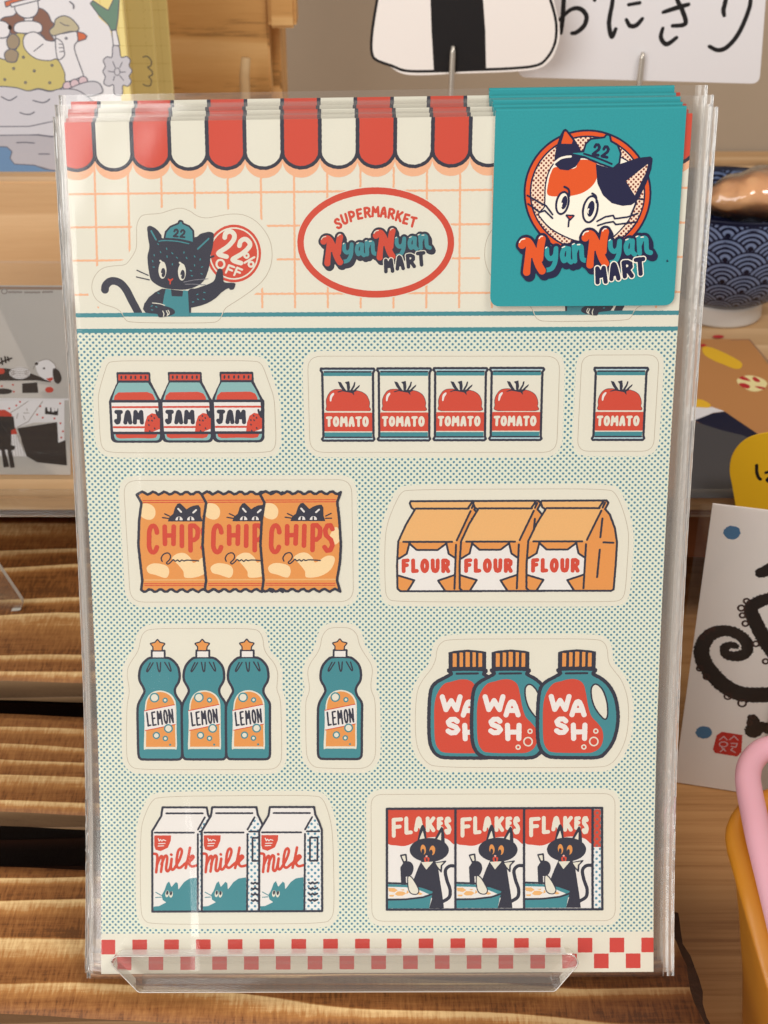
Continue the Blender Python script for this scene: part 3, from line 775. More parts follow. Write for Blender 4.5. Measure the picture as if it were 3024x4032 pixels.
def tomato(a, o=(0,)):
    nv = M['navy']
    a.poly(M['paper'], [(212,198),(775,198),(778,978),(222,978)], offs=o)
    a.poly(M['teal'], rect(232,240,756,278), offs=o); a.poly(M['teal'], rect(243,892,760,938), offs=o)
    a.lines(M['palebl'], [[(215,216),(772,216)],[(232,961),(770,961)]], 8, offs=o)
    a.lines(nv, [[(240,232),(748,232)],[(252,945),(756,945)]], 8.5, offs=o)
    a.poly(M['red'], rect(240,676,764,880), offs=o)
    a.lines(nv, [[(205,197),(200,215),(218,240),(232,940),(216,965),(228,981),(772,981),(786,965),(776,940),(770,240),(788,215),(778,197),(205,197)]], 13, offs=o, wob=.035)
    tp = smooth([(300,660),(268,600),(266,530),(300,460),(350,428),(420,426),(470,440),(560,435),(640,450),(700,490),(730,560),(727,610),(708,660)])
    a.poly(nv, tp, grow=5, offs=o, clip=[('poly', rect(0, 0, 5000, 659))]); a.poly(M['red'], tp, offs=o, clip=[('poly', rect(0, 0, 5000, 659))])
    a.polys(nv, [[(386,338),(422,345),(448,390),(482,440),(448,440),(412,395)],[(462,345),(512,332),(522,400),(514,442),(490,432),(484,370)],[(566,342),(580,342),(572,390),(545,435),(518,442),(555,380)],[(630,370),(622,395),(577,442),(540,452),(590,400)],[(383,448),(430,432),(510,438),(602,434),(562,455),(568,494),(540,462),(440,444),(390,457)]], offs=o)
    a.poly(M['white'], [(300,545),(306,490),(338,460),(347,474),(326,510),(314,552)], sm=True, offs=o)
    a.text(M['paper'], 'TOMATO', 258, 716, 724, 831, 14.5, gap=.08, offs=o)

def tomato_sticker(parent):
    a = art('tom'); base(a, 'tom'); tomato(a, (0, 611, 1221, 1832)); return a.mesh('tomato_cans_sticker', parent)

def tomato_single(parent):
    ox, oy, sc = IT['tom']; a = Art(S0, ox, oy, sc, at=(1500, 1600), lev0=.03); base(a, 'sng')
    a.shift = tuple(S0.flat(2342, 1447) - S0.flat(1264, 1450)); tomato(a, (0,)); return a.mesh('tomato_can_sticker', parent)

def chips_sticker(parent):
    a = art('chips'); base(a, 'chips'); nv = M['navy']
    top = [(120 + 555 * i / 30, 142 + 10 * math.cos(i * math.pi / 2.05)) for i in range(31)]; bot = [(686 - 536 * i / 30, 812 + 10 * math.cos(i * math.pi / 2.05)) for i in range(31)]
    out = top + [(652,205),(668,320),(684,500),(680,620),(662,742)] + bot + [(158,745),(146,640),(131,500),(136,330),(152,210)]
    for o in ((0,), (442,), (840,)):
        a.poly(M['orange'], out, offs=o, wob=0); 
        a.polys(M['blob'], [[(152,222),(210,218),(246,255),(242,305),(205,326),(150,300)],[(190,650),(240,625),(320,640),(343,680),(322,725),(250,705),(200,690)],[(362,590),(400,558),(450,556),(490,588),(512,622),(580,580),(625,576),(645,600),(625,660),(580,700),(520,722),(450,722),(440,680),(400,630)],[(640,380),(670,400),(675,470),(640,500),(610,480),(600,450)]], sm=True, offs=o)
        a.lines(M['red'], [[(162,193),(642,190)],[(164,207),(642,204)],[(172,765),(650,765)],[(174,778),(650,778)]], 3, offs=o)
        a.lines(M['ltan'], [[(176,740),(652,738)]], 5, offs=o)
        a.poly(nv, [(333,337),(345,305),(370,285),(383,240),(400,215),(418,211),(440,232),(462,254),(482,240),(510,228),(545,224),(558,245),(560,300),(574,337)], offs=o)
        a.lines(M['white'], [[(405,250),(425,272)],[(528,258),(508,276)]], 6, offs=o)
        a.polys(M['white'], [ellipse(411,329,25,26,a0=180,a1=359),ellipse(491,329,25,26,a0=180,a1=359)], offs=o)
        a.lines(nv, [[(410,310),(408,328)],[(490,310),(490,328)]], 6, offs=o)
        a.lines(nv, [[(312,285),(345,300)],[(297,310),(340,317)],[(575,302),(612,284)],[(575,318),(615,317)]], 4.5, offs=o)
        a.text(M['red'], 'CHIPS', 0,0,1,1, 16, boxes=[(188,350,276,566),(296,356,390,508),(408,354,452,522),(472,350,556,552),(556,348,642,556)], offs=o)
        a.lines(nv, [[(295,612),(288,590),(305,562),(335,554),(352,575),(345,600),(325,620),(335,630),(355,615),(370,600),(385,610),(400,602),(415,612),(430,602),(445,608),(470,603),(545,608)]], 4.5, sm=True, offs=o)
        a.lines(nv, [out + [out[0]]], 9, offs=o, wob=.04)
    return a.mesh('chips_sticker', parent)

def flour_sticker(parent):
    a = art('flour'); base(a, 'flour'); nv = M['navy']
    out = [(207,152),(622,150),(634,165),(614,205),(645,240),(680,330),(695,420),(690,560),(680,720),(665,728),(140,728),(122,712),(119,560),(127,410),(177,300),(233,206),(212,194),(201,165)]
    for o in ((0,), (402,), (832,)):
        a.poly(M['orange'], out, offs=o, wob=0)
        a.poly(M['ltan'], [(207,152),(605,152),(590,205),(498,412),(127,412),(177,300),(233,206),(210,190)], offs=o, wob=0)
        a.poly(M['white'], [(200,422),(245,464),(380,464),(435,422),(450,490),(487,512),(486,625),(382,660),(423,724),(190,724),(230,658),(128,628),(128,520),(182,488)], offs=o)
        a.text(M['red'], 'FLOUR', 148, 518, 460, 613, 13, gap=.14, offs=o)
        a.lines(nv, [[(130,520),(182,488),(198,422),(245,464),(380,464),(435,422),(450,488),(486,512)],[(128,628),(230,658),(190,722)],[(486,625),(382,660),(424,722)],[(240,199),(578,199)],[(578,190),(600,158)],[(598,195),(612,165)],[(590,215),(502,402)],[(160,412),(472,412)],[(497,430),(487,712)],[(598,265),(588,385)],[(608,418),(672,421)],[(586,465),(573,640)],out+[out[0]]], 6.8, offs=o, wob=.03)
    return a.mesh('flour_sticker', parent)

def lemon(a, o=(0,)):
    nv = M['navy']
    bt = smooth([(300,356),(250,375),(195,440),(174,520),(180,590),(216,655),(226,700),(202,750),(167,820),(157,900),(160,1100),(166,1320),(185,1368),(225,1379),(400,1380),(555,1380),(592,1366),(605,1320),(602,1100),(600,900),(595,815),(548,742),(532,692),(542,650),(575,590),(580,520),(560,440),(500,375),(440,356)])
    a.poly(M['teal'], bt, offs=o, wob=0); a.lines(nv, [bt.tolist() + [bt[0].tolist()]], 12.5, offs=o, wob=.03)
    a.poly(M['white'], rect(300,288,430,352), offs=o); a.lines(nv, [[(300,350),(300,285),(430,285),(430,350)]], 10, offs=o)
    st = [(358,180),(380,207),(424,217),(402,245),(397,281),(319,281),(318,245),(294,217),(336,207)]
    a.poly(nv, st, grow=13, offs=o); a.poly(M['orange'], st, offs=o)
    a.lines(nv, [[(286,407),(250,482),(262,492),(314,407)],[(352,405),(369,488),(384,488),(389,405)],[(430,402),(481,485),(494,480),(472,405)]], 6.5, sm=True, offs=o)
    a.poly(M['paper'], smooth([(222,1268),(226,1100),(232,860),(250,770),(290,715),(350,688),(420,690),(485,718),(525,765),(545,840),(550,1100),(552,1265),(520,1274),(400,1274),(250,1274)]), offs=o)
    a.poly(M['orange'], smooth([(243,1245),(244,1100),(244,870),(262,775),(300,728),(360,702),(420,704),(475,730),(512,775),(530,845),(536,1100),(539,1245),(520,1252),(400,1252),(260,1252)]), offs=o)
    a.poly(M['white'], [(223,890),(532,829),(542,1028),(233,1090)], offs=o)
    a.lines(M['red'], [[(226,890),(530,828)],[(235,1088),(538,1026)]], 4.5, offs=o)
    ro = -6
    pr = []
    for ch, x, y, w in (('L',271,974,44),('E',322,968,46),('M',380,960,58),('O',440,950,48),('N',494,942,52)): pr += a.glyphs(ch, x-w/2, y-74, x+w/2, y+74, 9, rot=ro)
    a.lines(nv, pr, 9, offs=o)
    bub = [(328,757,41),(435,783,19),(468,1067,37),(347,1137,29),(437,1167,20),(485,1230,3)]
    a.polys(M['teal'], [ellipse(x,y,r+8,r+8) for x,y,r in bub], offs=o); a.polys(M['paper'], [ellipse(x,y,r-6,r-6) for x,y,r in bub[:5]], offs=o)

def lemon_sticker(parent):
    a = art('lem'); base(a, 'lem'); lemon(a, (0, 446, 890)); return a.mesh('lemon_soaps_sticker', parent)

def lemon_single(parent):
    ox, oy, sc = IT['lem']; a = Art(S0, ox, oy, sc, at=(800, 2760), lev0=.03); base(a, 'lem1')
    a.shift = tuple(S0.flat(1338.1, 2514.3) - S0.flat(620.3, 2516.6)); lemon(a); return a.mesh('lemon_soap_sticker', parent)

def wash_sticker(parent):
    a = art('wash'); base(a, 'wash'); nv = M['navy']
    out = smooth([(1102,292),(1106,322),(1060,350),(990,390),(952,450),(937,600),(937,800),(962,890),(1010,935),(1080,946),(1240,948),(1380,945),(1440,910),(1500,820),(1530,700),(1530,590),(1505,480),(1455,400),(1400,355),(1348,325),(1350,292)])
    for o in ((-808,), (-490,), (0,)):
        a.poly(M['teal'], out, offs=o, wob=0); a.lines(nv, [out.tolist() + [out[0].tolist()]], 13.5, offs=o, wob=.05)
        a.poly(nv, [(1088,164),(1130,152),(1230,143),(1330,152),(1369,160),(1366,288),(1087,288)], offs=o, wob=.03)
        a.polys(M['orange'], [[(x0,y-2),(x1,y),(x1-2,270),(x0-2,272)] for x0,x1,y in ((1120,1149,172),(1171,1196,166),(1215,1246,162),(1267,1291,164),(1311,1338,170))], offs=o)
        a.lines(nv, [[(1146,322),(1304,320)]], 8, offs=o)
        lb = smooth([(1110,380),(1170,365),(1230,368),(1275,400),(1295,470),(1310,560),(1335,640),(1380,690),(1415,740),(1422,810),(1400,870),(1350,905),(1280,912),(1060,908),(1005,880),(980,820),(975,700),(978,560),(1000,470),(1050,400)])
        a.poly(M['red'], lb, offs=o)
        hd = smooth([(1340,440),(1357,410),(1385,415),(1420,460),(1445,540),(1450,620),(1440,655),(1415,640),(1370,580),(1345,510)])
        a.poly(nv, hd, grow=12, offs=o, wob=.03); a.poly(M['paper'], hd, offs=o)
        a.text(M['white'], 'WASH', 0,0,1,1, 19, boxes=[(1018,474,1188,608),(1172,512,1300,648),(1058,640,1168,780),(1182,686,1306,824)], offs=o)
        a.lines(M['paper'], [ellipse(x,y,r,r).tolist()+[(x+r,y)] for x,y,r in ((1368,750,15),(1353,827,31),(1279,868,15))], 5, offs=o)
    return a.mesh('wash_bottles_sticker', parent)

def milk_sticker(parent):
    a = art('milk'); base(a, 'milk'); nv = M['navy']
    out = [(220,157),(568,157),(578,215),(608,275),(630,338),(636,976),(140,978),(138,345),(210,225)]
    for o in ((0,), (390,), (842,)):
        a.poly(M['white'], out, offs=o, wob=0)
        a.poly(M['dotw'], [(562,225),(608,300),(628,342),(632,968),(505,968),(505,348)], offs=o, wob=0)
        a.poly(M['red'], [(155,378),(288,378),(285,420),(262,475),(205,502),(165,490),(155,460)], offs=o)
        a.lines(M['white'], [[(186,402),(194,424),(204,410),(214,424),(226,412),(246,420)],[(188,443),(240,441)],[(185,462),(230,460)]], 3.5, offs=o)
        a.poly(M['teal'], [(150,970),(148,938),(190,935),(250,905),(222,886),(212,850),(235,810),(255,755),(272,740),(290,785),(325,744),(340,755),(345,805),(390,745),(430,718),(489,709),(489,970)], sm=False, offs=o)
        a.lines(M['teal'], [[(165,825),(210,850)],[(165,867),(210,864)]], 3.5, offs=o)
        a.polys(M['paper'], [ellipse(256,838,14,27,8),ellipse(287,842,14,26,8)], offs=o); a.polys(nv, [ellipse(257,830,9,17,8),ellipse(287,833,9,17,8)], offs=o)
        a.lines(M['red'], [[(150,522),(176,530),(178,580),(170,668)],[(176,610),(205,545),(221,560),(208,664)],[(212,604),(240,540),(257,556),(248,640),(262,660),(280,630),(292,562)],[(292,562),(286,630),(300,648),(322,625)],[(288,528),(290,530)],
                            [(318,628),(350,575),(372,510),(362,482),(342,505),(330,580),(336,625),(360,632),(396,600)],[(436,475),(420,560),(402,635)],[(408,590),(448,540),(464,552),(430,592),(448,622),(490,614)]], 10.5, sm=True, offs=o)
        sq = lambda y: [(532,y),(545,y+8),(560,y-3),(575,y+8),(598,y-2)]
        a.lines(nv, [[(250,204),(536,204)],[(160,356),(467,356)],[(553,236),(499,332)],[(498,368),(496,970)],[(512,348),(610,348)],[(538,398),(597,398),(597,580),(538,580),(538,398)],sq(752),sq(795),sq(840),sq(888)], 7.5, offs=o, wob=.035)
        a.lines(nv, [out + [out[0]]], 8.5, offs=o, wob=.035)
    return a.mesh('milk_cartons_sticker', parent)

def flakes_sticker(parent):
    a = art('flk'); base(a, 'flk'); nv = M['navy']; o = (0, 444, 887)
    a.poly(M['white'], rect(137,138,1530,788), wob=0)
    a.poly(M['dotw'], rect(1474,385,1520,782), wob=0); a.poly(M['dotr'], rect(1474,142,1520,386), wob=0)
    a.poly(M['red'], smooth([(140,142),(250,142),(400,142),(574,142),(576,250),(575,365),(530,336),(470,322),(400,326),(330,350),(260,378),(200,376),(140,358),(140,250)]), offs=o, wob=0)
    a.text(M['paper'], 'FLAKES', 0,0,1,1, 12.5, boxes=[(168,194,242,326),(250,188,304,306),(312,188,374,288),(388,188,450,290),(460,190,502,278),(508,188,554,306)], offs=o)
    a.lines(nv, [[(575,508),(540,510),(515,540),(525,600),(545,660),(540,710),(500,738)]], 11, sm=True, offs=o)
    a.poly(nv, [(362,470),(335,530),(306,605),(330,690),(430,715),(410,782),(506,782),(496,700),(480,600),(468,520),(452,480)], sm=False, offs=o)
    a.polys(nv, [[(333,350),(350,272),(362,244),(374,242),(388,270),(394,345)],[(440,345),(478,272),(490,254),(500,262),(508,300),(512,365)]], offs=o)
    a.polys(M['paper'], [[(347,336),(369,280),(381,330)],[(459,338),(488,290),(487,345)]], offs=o)
    a.poly(nv, ellipse(411,405,127,78), offs=o)
    a.polys(M['orange'], [ellipse(372,402,17,32,-5),ellipse(431,407,18,31,5)], offs=o); a.polys(nv, [ellipse(370,416,10,19),ellipse(423,421,10,19)], offs=o)
    a.poly(M['pink'], ellipse(393,445,7,6), offs=o)
    a.poly(M['red'], [(377,458),(393,450),(412,457),(406,486),(396,495),(384,489)], sm=True, offs=o); a.lines(nv, [[(394,462),(396,474)]], 5, offs=o)
    a.polys(M['paper'], [[(358,483),(436,480),(392,532)]], offs=o)
    a.lines(nv, [[(450,490),(516,478),(490,505),(488,545),(468,520)]], 5, offs=o); a.poly(M['paper'], [(452,490),(505,483),(484,505),(482,532),(468,515)], offs=o)
    a.lines(nv, [[(240,520),(245,620)]], 16, offs=o); a.poly(nv, smooth([(230,520),(242,490),(275,477),(302,495),(309,530),(295,565),(272,576),(240,570)]), offs=o)
    a.lines(nv, [[(228,440),(259,435),(263,480),(246,484),(228,440)]], 6, offs=o); a.poly(M['paper'], [(232,444),(255,440),(259,474),(248,477)], offs=o)
    bc = [('poly', rect(143, 600, 1020, 782))]
    a.poly(M['teal'], [(143,625),(260,630),(360,648),(438,674),(422,720),(410,782),(143,782)], offs=o)
    a.poly(M['white'], [(143,642),(260,645),(350,665),(408,690),(370,704),(260,718),(143,718)], offs=o)
    a.polys(M['ltan'], [[(145,650),(185,650),(208,665),(185,678),(150,672)],[(188,690),(205,672),(240,672),(262,684),(240,700),(205,700)],[(220,660),(250,658),(245,668)],[(330,690),(345,675),(370,688),(352,696)],[(150,695),(185,694),(180,706),(155,706)],[(268,662),(280,680),(262,690)]], offs=o)
    a.lines(nv, [[(143,618),(260,622),(360,640),(440,670)],[(143,726),(260,723),(370,710),(436,688)],[(440,670),(436,688)]], 6, offs=o)
    sp = smooth([(278,575),(300,590),(330,640),(340,668),(328,687),(297,683),(281,660),(275,610)])
    a.poly(nv, sp, grow=7, offs=o); a.poly(M['paper'], sp, offs=o)
    a.lines(nv, [[(137,138),(1528,132),(1530,788),(137,790),(137,138)],[(580,138),(580,788)],[(1024,136),(1024,788)],[(1467,134),(1467,788)]], 7.5, wob=.03)
    return a.mesh('flakes_boxes_sticker', parent)

def tag_print(surf, parent):
    ox, oy, sc = IT['tag']; a = Art(surf, ox, oy, sc, at=(2300, 780), lev0=TAG_OFF + .02)
    nv, og, tl, cr = M['tagn'], M['tago'], M['tag'], M['tagc']
    a.poly(nv, ellipse(812,826,496,492,n=80)); a.poly(og, ellipse(812,826,480,476,n=80)); a.poly(nv, ellipse(812,826,449,445,n=80)); a.poly(M['dott'], ellipse(812,826,436,432,n=80))
    hd = smooth([(486,890),(490,780),(508,690),(548,610),(620,560),(870,560),(1080,560),(1220,700),(1200,830),(1170,930),(1135,1020),(1080,1090),(1000,1165),(880,1205),(740,1195),(620,1150),(520,1090),(452,1015),(440,985),(480,940)])
    a.poly(nv, hd, grow=11); a.poly(cr, hd)
    a.poly(og, smooth([(503,840),(508,745),(528,670),(562,625),(650,640),(720,630),(750,570),(880,590),(884,705),(850,770),(780,822),(700,846),(600,853)]))
    a.poly(nv, [(560,610),(555,560),(570,470),(600,380),(625,335),(640,328),(655,338),(700,390),(748,470),(772,520),(756,570),(722,622),(660,652),(600,645)])
    a.poly(og, [(608,444),(634,352),(648,352),(698,420),(690,446)]); a.lines(cr, [[(555,594),(600,560),(640,548),(682,543)]], 8, sm=True)
    a.poly(nv, [(876,600),(960,628),(1015,640),(1060,602),(1100,590),(1200,555),(1300,543),(1318,560),(1308,640),(1272,745),(1222,845),(1192,892),(1150,920),(1080,926),(1000,905),(930,842),(888,750)])
    a.poly(M['dott'], [(1110,735),(1282,600),(1268,660),(1178,845)])
    cp = [(786,512),(805,450),(840,415),(948,402),(962,382),(978,384),(988,430),(1040,460),(1062,520),(1052,590),(1010,628),(900,588),(790,540),(740,530),(690,518)]
    a.poly(nv, cp, grow=15); a.poly(tl, cp); a.lines(nv, [[(785,522),(890,556),(1000,602)]], 7.5, sm=True)
    a.text(nv, '22', 850, 448, 985, 552, 11, rot=13)
    for cx, cy, rx, ry, px in ((617,904,46,86,14),(833,952,54,102,4)):
        a.poly(nv, ellipse(cx,cy,rx+9,ry+9,12)); a.poly(cr, ellipse(cx,cy,rx-8,ry-8,12)); a.poly(nv, ellipse(cx+px,cy-4,rx*.5,ry*.62,12)); a.poly(cr, ellipse(cx+px-18,cy+14,rx*.2,ry*.2)); a.poly(nv, ellipse(cx+px-8,cy+22,rx*.2,ry*.22))
    a.lines(nv, [[(632,778),(665,800),(670,850)],[(848,830),(875,850),(882,900)]], 8, sm=True)
    a.poly(nv, [(650,1000),(676,1003),(702,1003),(676,1030)], grow=9); a.poly(M['red'], [(655,1002),(676,1006),(698,1005),(676,1025)])
    a.lines(nv, [[(668,1030),(662,1085)],[(345,845),(440,900),(490,925),(540,992)],[(350,910),(440,975),(480,962),(540,1022)],[(885,1045),(950,1010),(1010,1000),(1022,1025),(1120,1012),(1200,985)],[(890,1078),(950,1058),(1010,1048),(1030,1070),(1195,1050)],[(1200,870),(1245,876)],[(1190,900),(1150,990)]], 6.5)
    nyan(a, lambda x, y: (268 + (x - 275) * .947, 1170 + (y - 520) * .968), .95, og, tl, nv, cr)
    a.lines(nv, [[(1420,1352),(1436,1352)],[(1428,1342),(1429,1358)]], 2.5)
    return a.mesh('shop_emblem_print', parent)
# ------------------------------------------------------------------ the setting
def static_box(name, lo, hi, mat, kind='structure', bevel=0.0, parent=None):
    o = bm_obj(name, box_bm(lo, hi, bevel), mat, parent)
    if parent is None and kind: tag(o, kind=kind)
    return o

TABLE_Z = -0.030
SHELF_Z = 0.032
SHELF_Y = 0.400
static_box('table', (-0.9, 0.05, TABLE_Z - .02), (0.9, 1.0, TABLE_Z), M['table'])
static_box('wall', (-1.2, 0.78, -0.6), (1.2, 0.80, 1.2), M['wall'])
shelf = static_box('shelf', (-0.7, SHELF_Y, SHELF_Z - .0055), (0.7, 0.779, SHELF_Z), M['shelf'], bevel=.0008)
static_box('fascia', (0.045, SHELF_Y + .004, 0.006), (0.7, SHELF_Y + .012, SHELF_Z - .0058), M['brown'], parent=shelf)
static_box('shelf_shade_panel', (-0.7, 0.56, TABLE_Z + .0005), (0.7, 0.57, SHELF_Z - .006), M['shadewood'], parent=shelf)  # added panel, its dark colour standing in for shade below the shelf
bm = box_bm((-0.7, SHELF_Y - .0032, SHELF_Z - .006), (0.7, SHELF_Y - .0006, SHELF_Z + .0035), .0004)
bm_obj('clear_lip', bm, M['clear'], shelf)

# ------------------------------------------------------------------ slatted riser of scorched planks
riser = empty('slatted_riser', 'low riser of scorched brown wooden planks under the sticker pack stand', 'riser', loc=(0, .27, TABLE_Z))
def plank(front, back, thick, ends):
    """front / back: lists of source pixels on the plank's top edges, left to right."""
    f = [hit_z(x, y, 0) for x, y in front]; b = [hit_z(x, y, 0) for x, y in back]
    nX = 90; xs = np.linspace(0, 1, nX)
    def along(P, t):
        P = np.array(P); L = np.r_[0, np.cumsum(np.linalg.norm(np.diff(P, axis=0), axis=1))]; L /= L[-1]
        return np.stack([np.interp(t, L, P[:, i]) for i in range(3)], 1)
    Fp, Bp = along(f, xs), along(b, xs)
    V = []; Fc = []; rs = random.Random(int(front[0][1])); ny = 13
    for i in range(nX):
        for j in range(ny):
            p = Fp[i] + (Bp[i] - Fp[i]) * (j / (ny - 1)); p = p.copy()
            if i >= nX - 2 and ends: p[0] += (rs.random() - .6) * .0008 + .0007 * math.sin(j * 1.1 + i)
            if j in (0, ny - 1): p[1] += (math.sin(i * .25) + math.sin(i * .6 + 1)) * .0001; p[2] -= .0007
            V.append(p)
    n1 = len(V); V += [p - np.array([0, 0, thick]) for p in V[:n1]]
    MI = []
    for i in range(nX - 1):
        for j in range(ny - 1):
            a = i * ny + j; Fc.append((a, a + ny, a + ny + 1, a + 1)); MI.append(2 if ends and i >= nX - 2 else 0)
            Fc.append(tuple(n1 + q for q in (a, a + 1, a + ny + 1, a + ny))); MI.append(1)
        a = i * ny; Fc.append((a, n1 + a, n1 + a + ny, a + ny)); MI.append(1)
        a = i * ny + ny - 1; Fc.append((a, a + ny, n1 + a + ny, n1 + a)); MI.append(1)
    for j in range(ny - 1):
        a = j; Fc.append((a, a + 1, n1 + a + 1, n1 + a)); MI.append(2)
        a = (nX - 1) * ny + j; Fc.append((a, n1 + a, n1 + a + 1, a + 1)); MI.append(2)
    o = mesh_obj('plank', V, Fc, [M['scorched'], M['plank_side'], M['char']], riser, MI)
    me = o.data; me.polygons.foreach_set('use_smooth', [m == 0 for m in MI])
    return o
plank([(-700, 3958), (0, 3981), (600, 4018), (1500, 4060), (2200, 4110), (2850, 4160)], [(-700, 3372), (0, 3404), (335, 3418), (1500, 3490), (2300, 3545), (2585, 3563), (2660, 3585)], .0075, True)
plank([(-700, 3152), (0, 3187), (335, 3204), (1500, 3262), (2615, 3318)], [(-700, 2774), (0, 2802), (335, 2818), (1500, 2868), (2590, 2915)], .0052, True)
plank([(-700, 2655), (0, 2672), (335, 2683), (1500, 2720), (2540, 2755)], [(-700, 2020), (0, 2022), (1500, 2035), (2520, 2045)], .0075, True)
for x in (-.046, .046):
    bm_obj('rail', box_bm((x - .008, .2275, TABLE_Z + .0032), (x + .008, .43, -.0079), .0004), M['shadewood'], riser)
bm_obj('gap_shade_board', box_bm((-.25, .23, TABLE_Z + .0002), (.068, .44, TABLE_Z + .003), .0003), M['shadewood'], riser)  # added board, coloured dark as the shade in the plank gaps
for x, y in ((-.046, .31), (.046, .31)):
    bm_obj('spacer', box_bm((x - .0075, y - .02, -.0078), (x + .0075, y + .02, -.0053)), M['shadewood'], riser)

# ------------------------------------------------------------------ acrylic display stand
LIPF = .0125                                            # lip front face, metres in front of the card along the view axis
stand_o = hit_z(1486, 3900, 0.002)
stand = empty('acrylic_stand', 'clear acrylic display stand with a front lip holding the sticker packs', 'display stand', loc=(0, .235, 0))
def cam_pt(px, py, d): return CAM + d * ray(px, py)
D0 = float(np.interp(3831, YC, DEP))
def lip_poly(d, pts): return [cam_pt(x, y, d) for x, y in pts]
dF, dB = D0 - .0072, D0 - .0022                          # front and back face of the lip plate
def scale_px(pts, d0, d1): return [(1512 + (x - 1512) * d0 / d1, 2016 + (y - 2016) * d0 / d1) for x, y in pts]
lipo = rounded([(437, 3766), (2272, 3757), (2276, 3800), (2185, 3904), (545, 3908), (440, 3800)], [30, 40, 16, 10, 10, 16], 4)
bm = bmesh.new()
A = [bm.verts.new(v) for v in lip_poly(dF, lipo)]
B = [bm.verts.new(v + FWD * (dB - dF)) for v in lip_poly(dF, lipo)]
bm.faces.new(A); bm.faces.new(B[::-1])
for i in range(len(A)): bm.faces.new((A[i], B[i], B[(i + 1) % len(A)], A[(i + 1) % len(A)]))
for f in bm.faces:
    if len(f.verts) == 4: f.material_index = 0
lip = bm_obj('front_lip', bm, M['acrylic'], stand)
lip.data.materials.append(M['sawn'])
for p in lip.data.polygons:                              # the saw-cut top edge is frosted
    if len(p.vertices) == 4 and p.normal.z > .6 and p.area > 1e-5: p.material_index = 1
tube('lip_highlight', np.array(lip_poly(dF - .00005, lipo)), .00016, M['highlight'], lip, n=6, closed=True)  # thin pale tube, a painted highlight around the lip outline
# foot shelf and leaning back plate, behind and under the packs
sh_lo = cam_pt(545, 3906, dF) ; sh_hi = cam_pt(2185, 3903, dF)
def slab(name, a, b, e1, e2, mat):
    bm = bmesh.new(); P = [a, b, b + e1, a + e1]; Q = [p + e2 for p in P]
    v = [bm.verts.new(p) for p in P] + [bm.verts.new(p) for p in Q]
    for f in ((0, 1, 2, 3), (7, 6, 5, 4), (0, 4, 5, 1), (1, 5, 6, 2), (2, 6, 7, 3), (3, 7, 4, 0)): bm.faces.new([v[i] for i in f])
    return bm_obj(name, bm, mat, stand)
slab('foot_shelf', sh_lo + UPV * .0001 + FWD * .0052, sh_hi + UPV * .0001 + FWD * .0052, FWD * .0153, UPV * .0018, M['acrylic'])
bk0 = sh_lo + FWD * .0172; bk1 = sh_hi + FWD * .0172
slab('back_plate', bk0 + UPV * .0022, bk1 + UPV * .0022, UPV * .085, FWD * .003, M['acrylic'])
lowest = (sh_lo + FWD * .0205 - UPV * .0033)
slab('prop_leg', bk0 + UPV * .060 + FWD * .0033 + RGT * .02, bk1 + UPV * .060 + FWD * .0033 - RGT * .02, np.array([0, .03, -.0705]), np.array([0, .003, 0]), M['acrylic'])

# ------------------------------------------------------------------ the stack of sticker packs
TAG_OFF = .75
def grid_surface(surf, x0, x1, y0, y1, nx, ny, offf):
    X, Y = np.meshgrid(np.linspace(0, 1, nx), np.linspace(0, 1, ny)); yy = y0 + (y1 - y0) * Y
    xa, xb = (np.interp(yy, [0, SHL], v) for v in (x0, x1)); xx = xa + (xb - xa) * X
    O = offf(xx, yy, X, Y); V = surf.world(xx.ravel(), yy.ravel(), O.ravel())
    Fc = [(j * nx + i, j * nx + i + 1, (j + 1) * nx + i + 1, (j + 1) * nx + i) for j in range(ny - 1) for i in range(nx - 1)]
    return V, Fc

def slab_sheet(name, surf, x0, x1, y0, y1, off, th, mat, parent, ny=70):
    V1, F1 = grid_surface(surf, (x0, x0), (x1, x1), y0, y1, 3, ny, lambda x, y, X, Y: x * 0 + off)
    V2, _ = grid_surface(surf, (x0, x0), (x1, x1), y0, y1, 3, ny, lambda x, y, X, Y: x * 0 + off - th)
    n = len(V1); Fc = list(F1) + [tuple(n + q for q in f[::-1]) for f in F1]
    ring = [i for i in range(3)] + [j * 3 + 2 for j in range(1, ny)] + [(ny - 1) * 3 + 1, (ny - 1) * 3] + [j * 3 for j in range(ny - 2, 0, -1)]
    for a, b in zip(ring, ring[1:] + ring[:1]): Fc.append((a, b, n + b, n + a))
    xx, yy = np.meshgrid(np.linspace(x0, x1, 3), np.linspace(y0, y1, ny)); uv = np.stack([xx.ravel(), yy.ravel()], 1)
    return mesh_obj(name, np.vstack([V1, V2]), Fc, mat, parent, uv=np.vstack([uv, uv]))

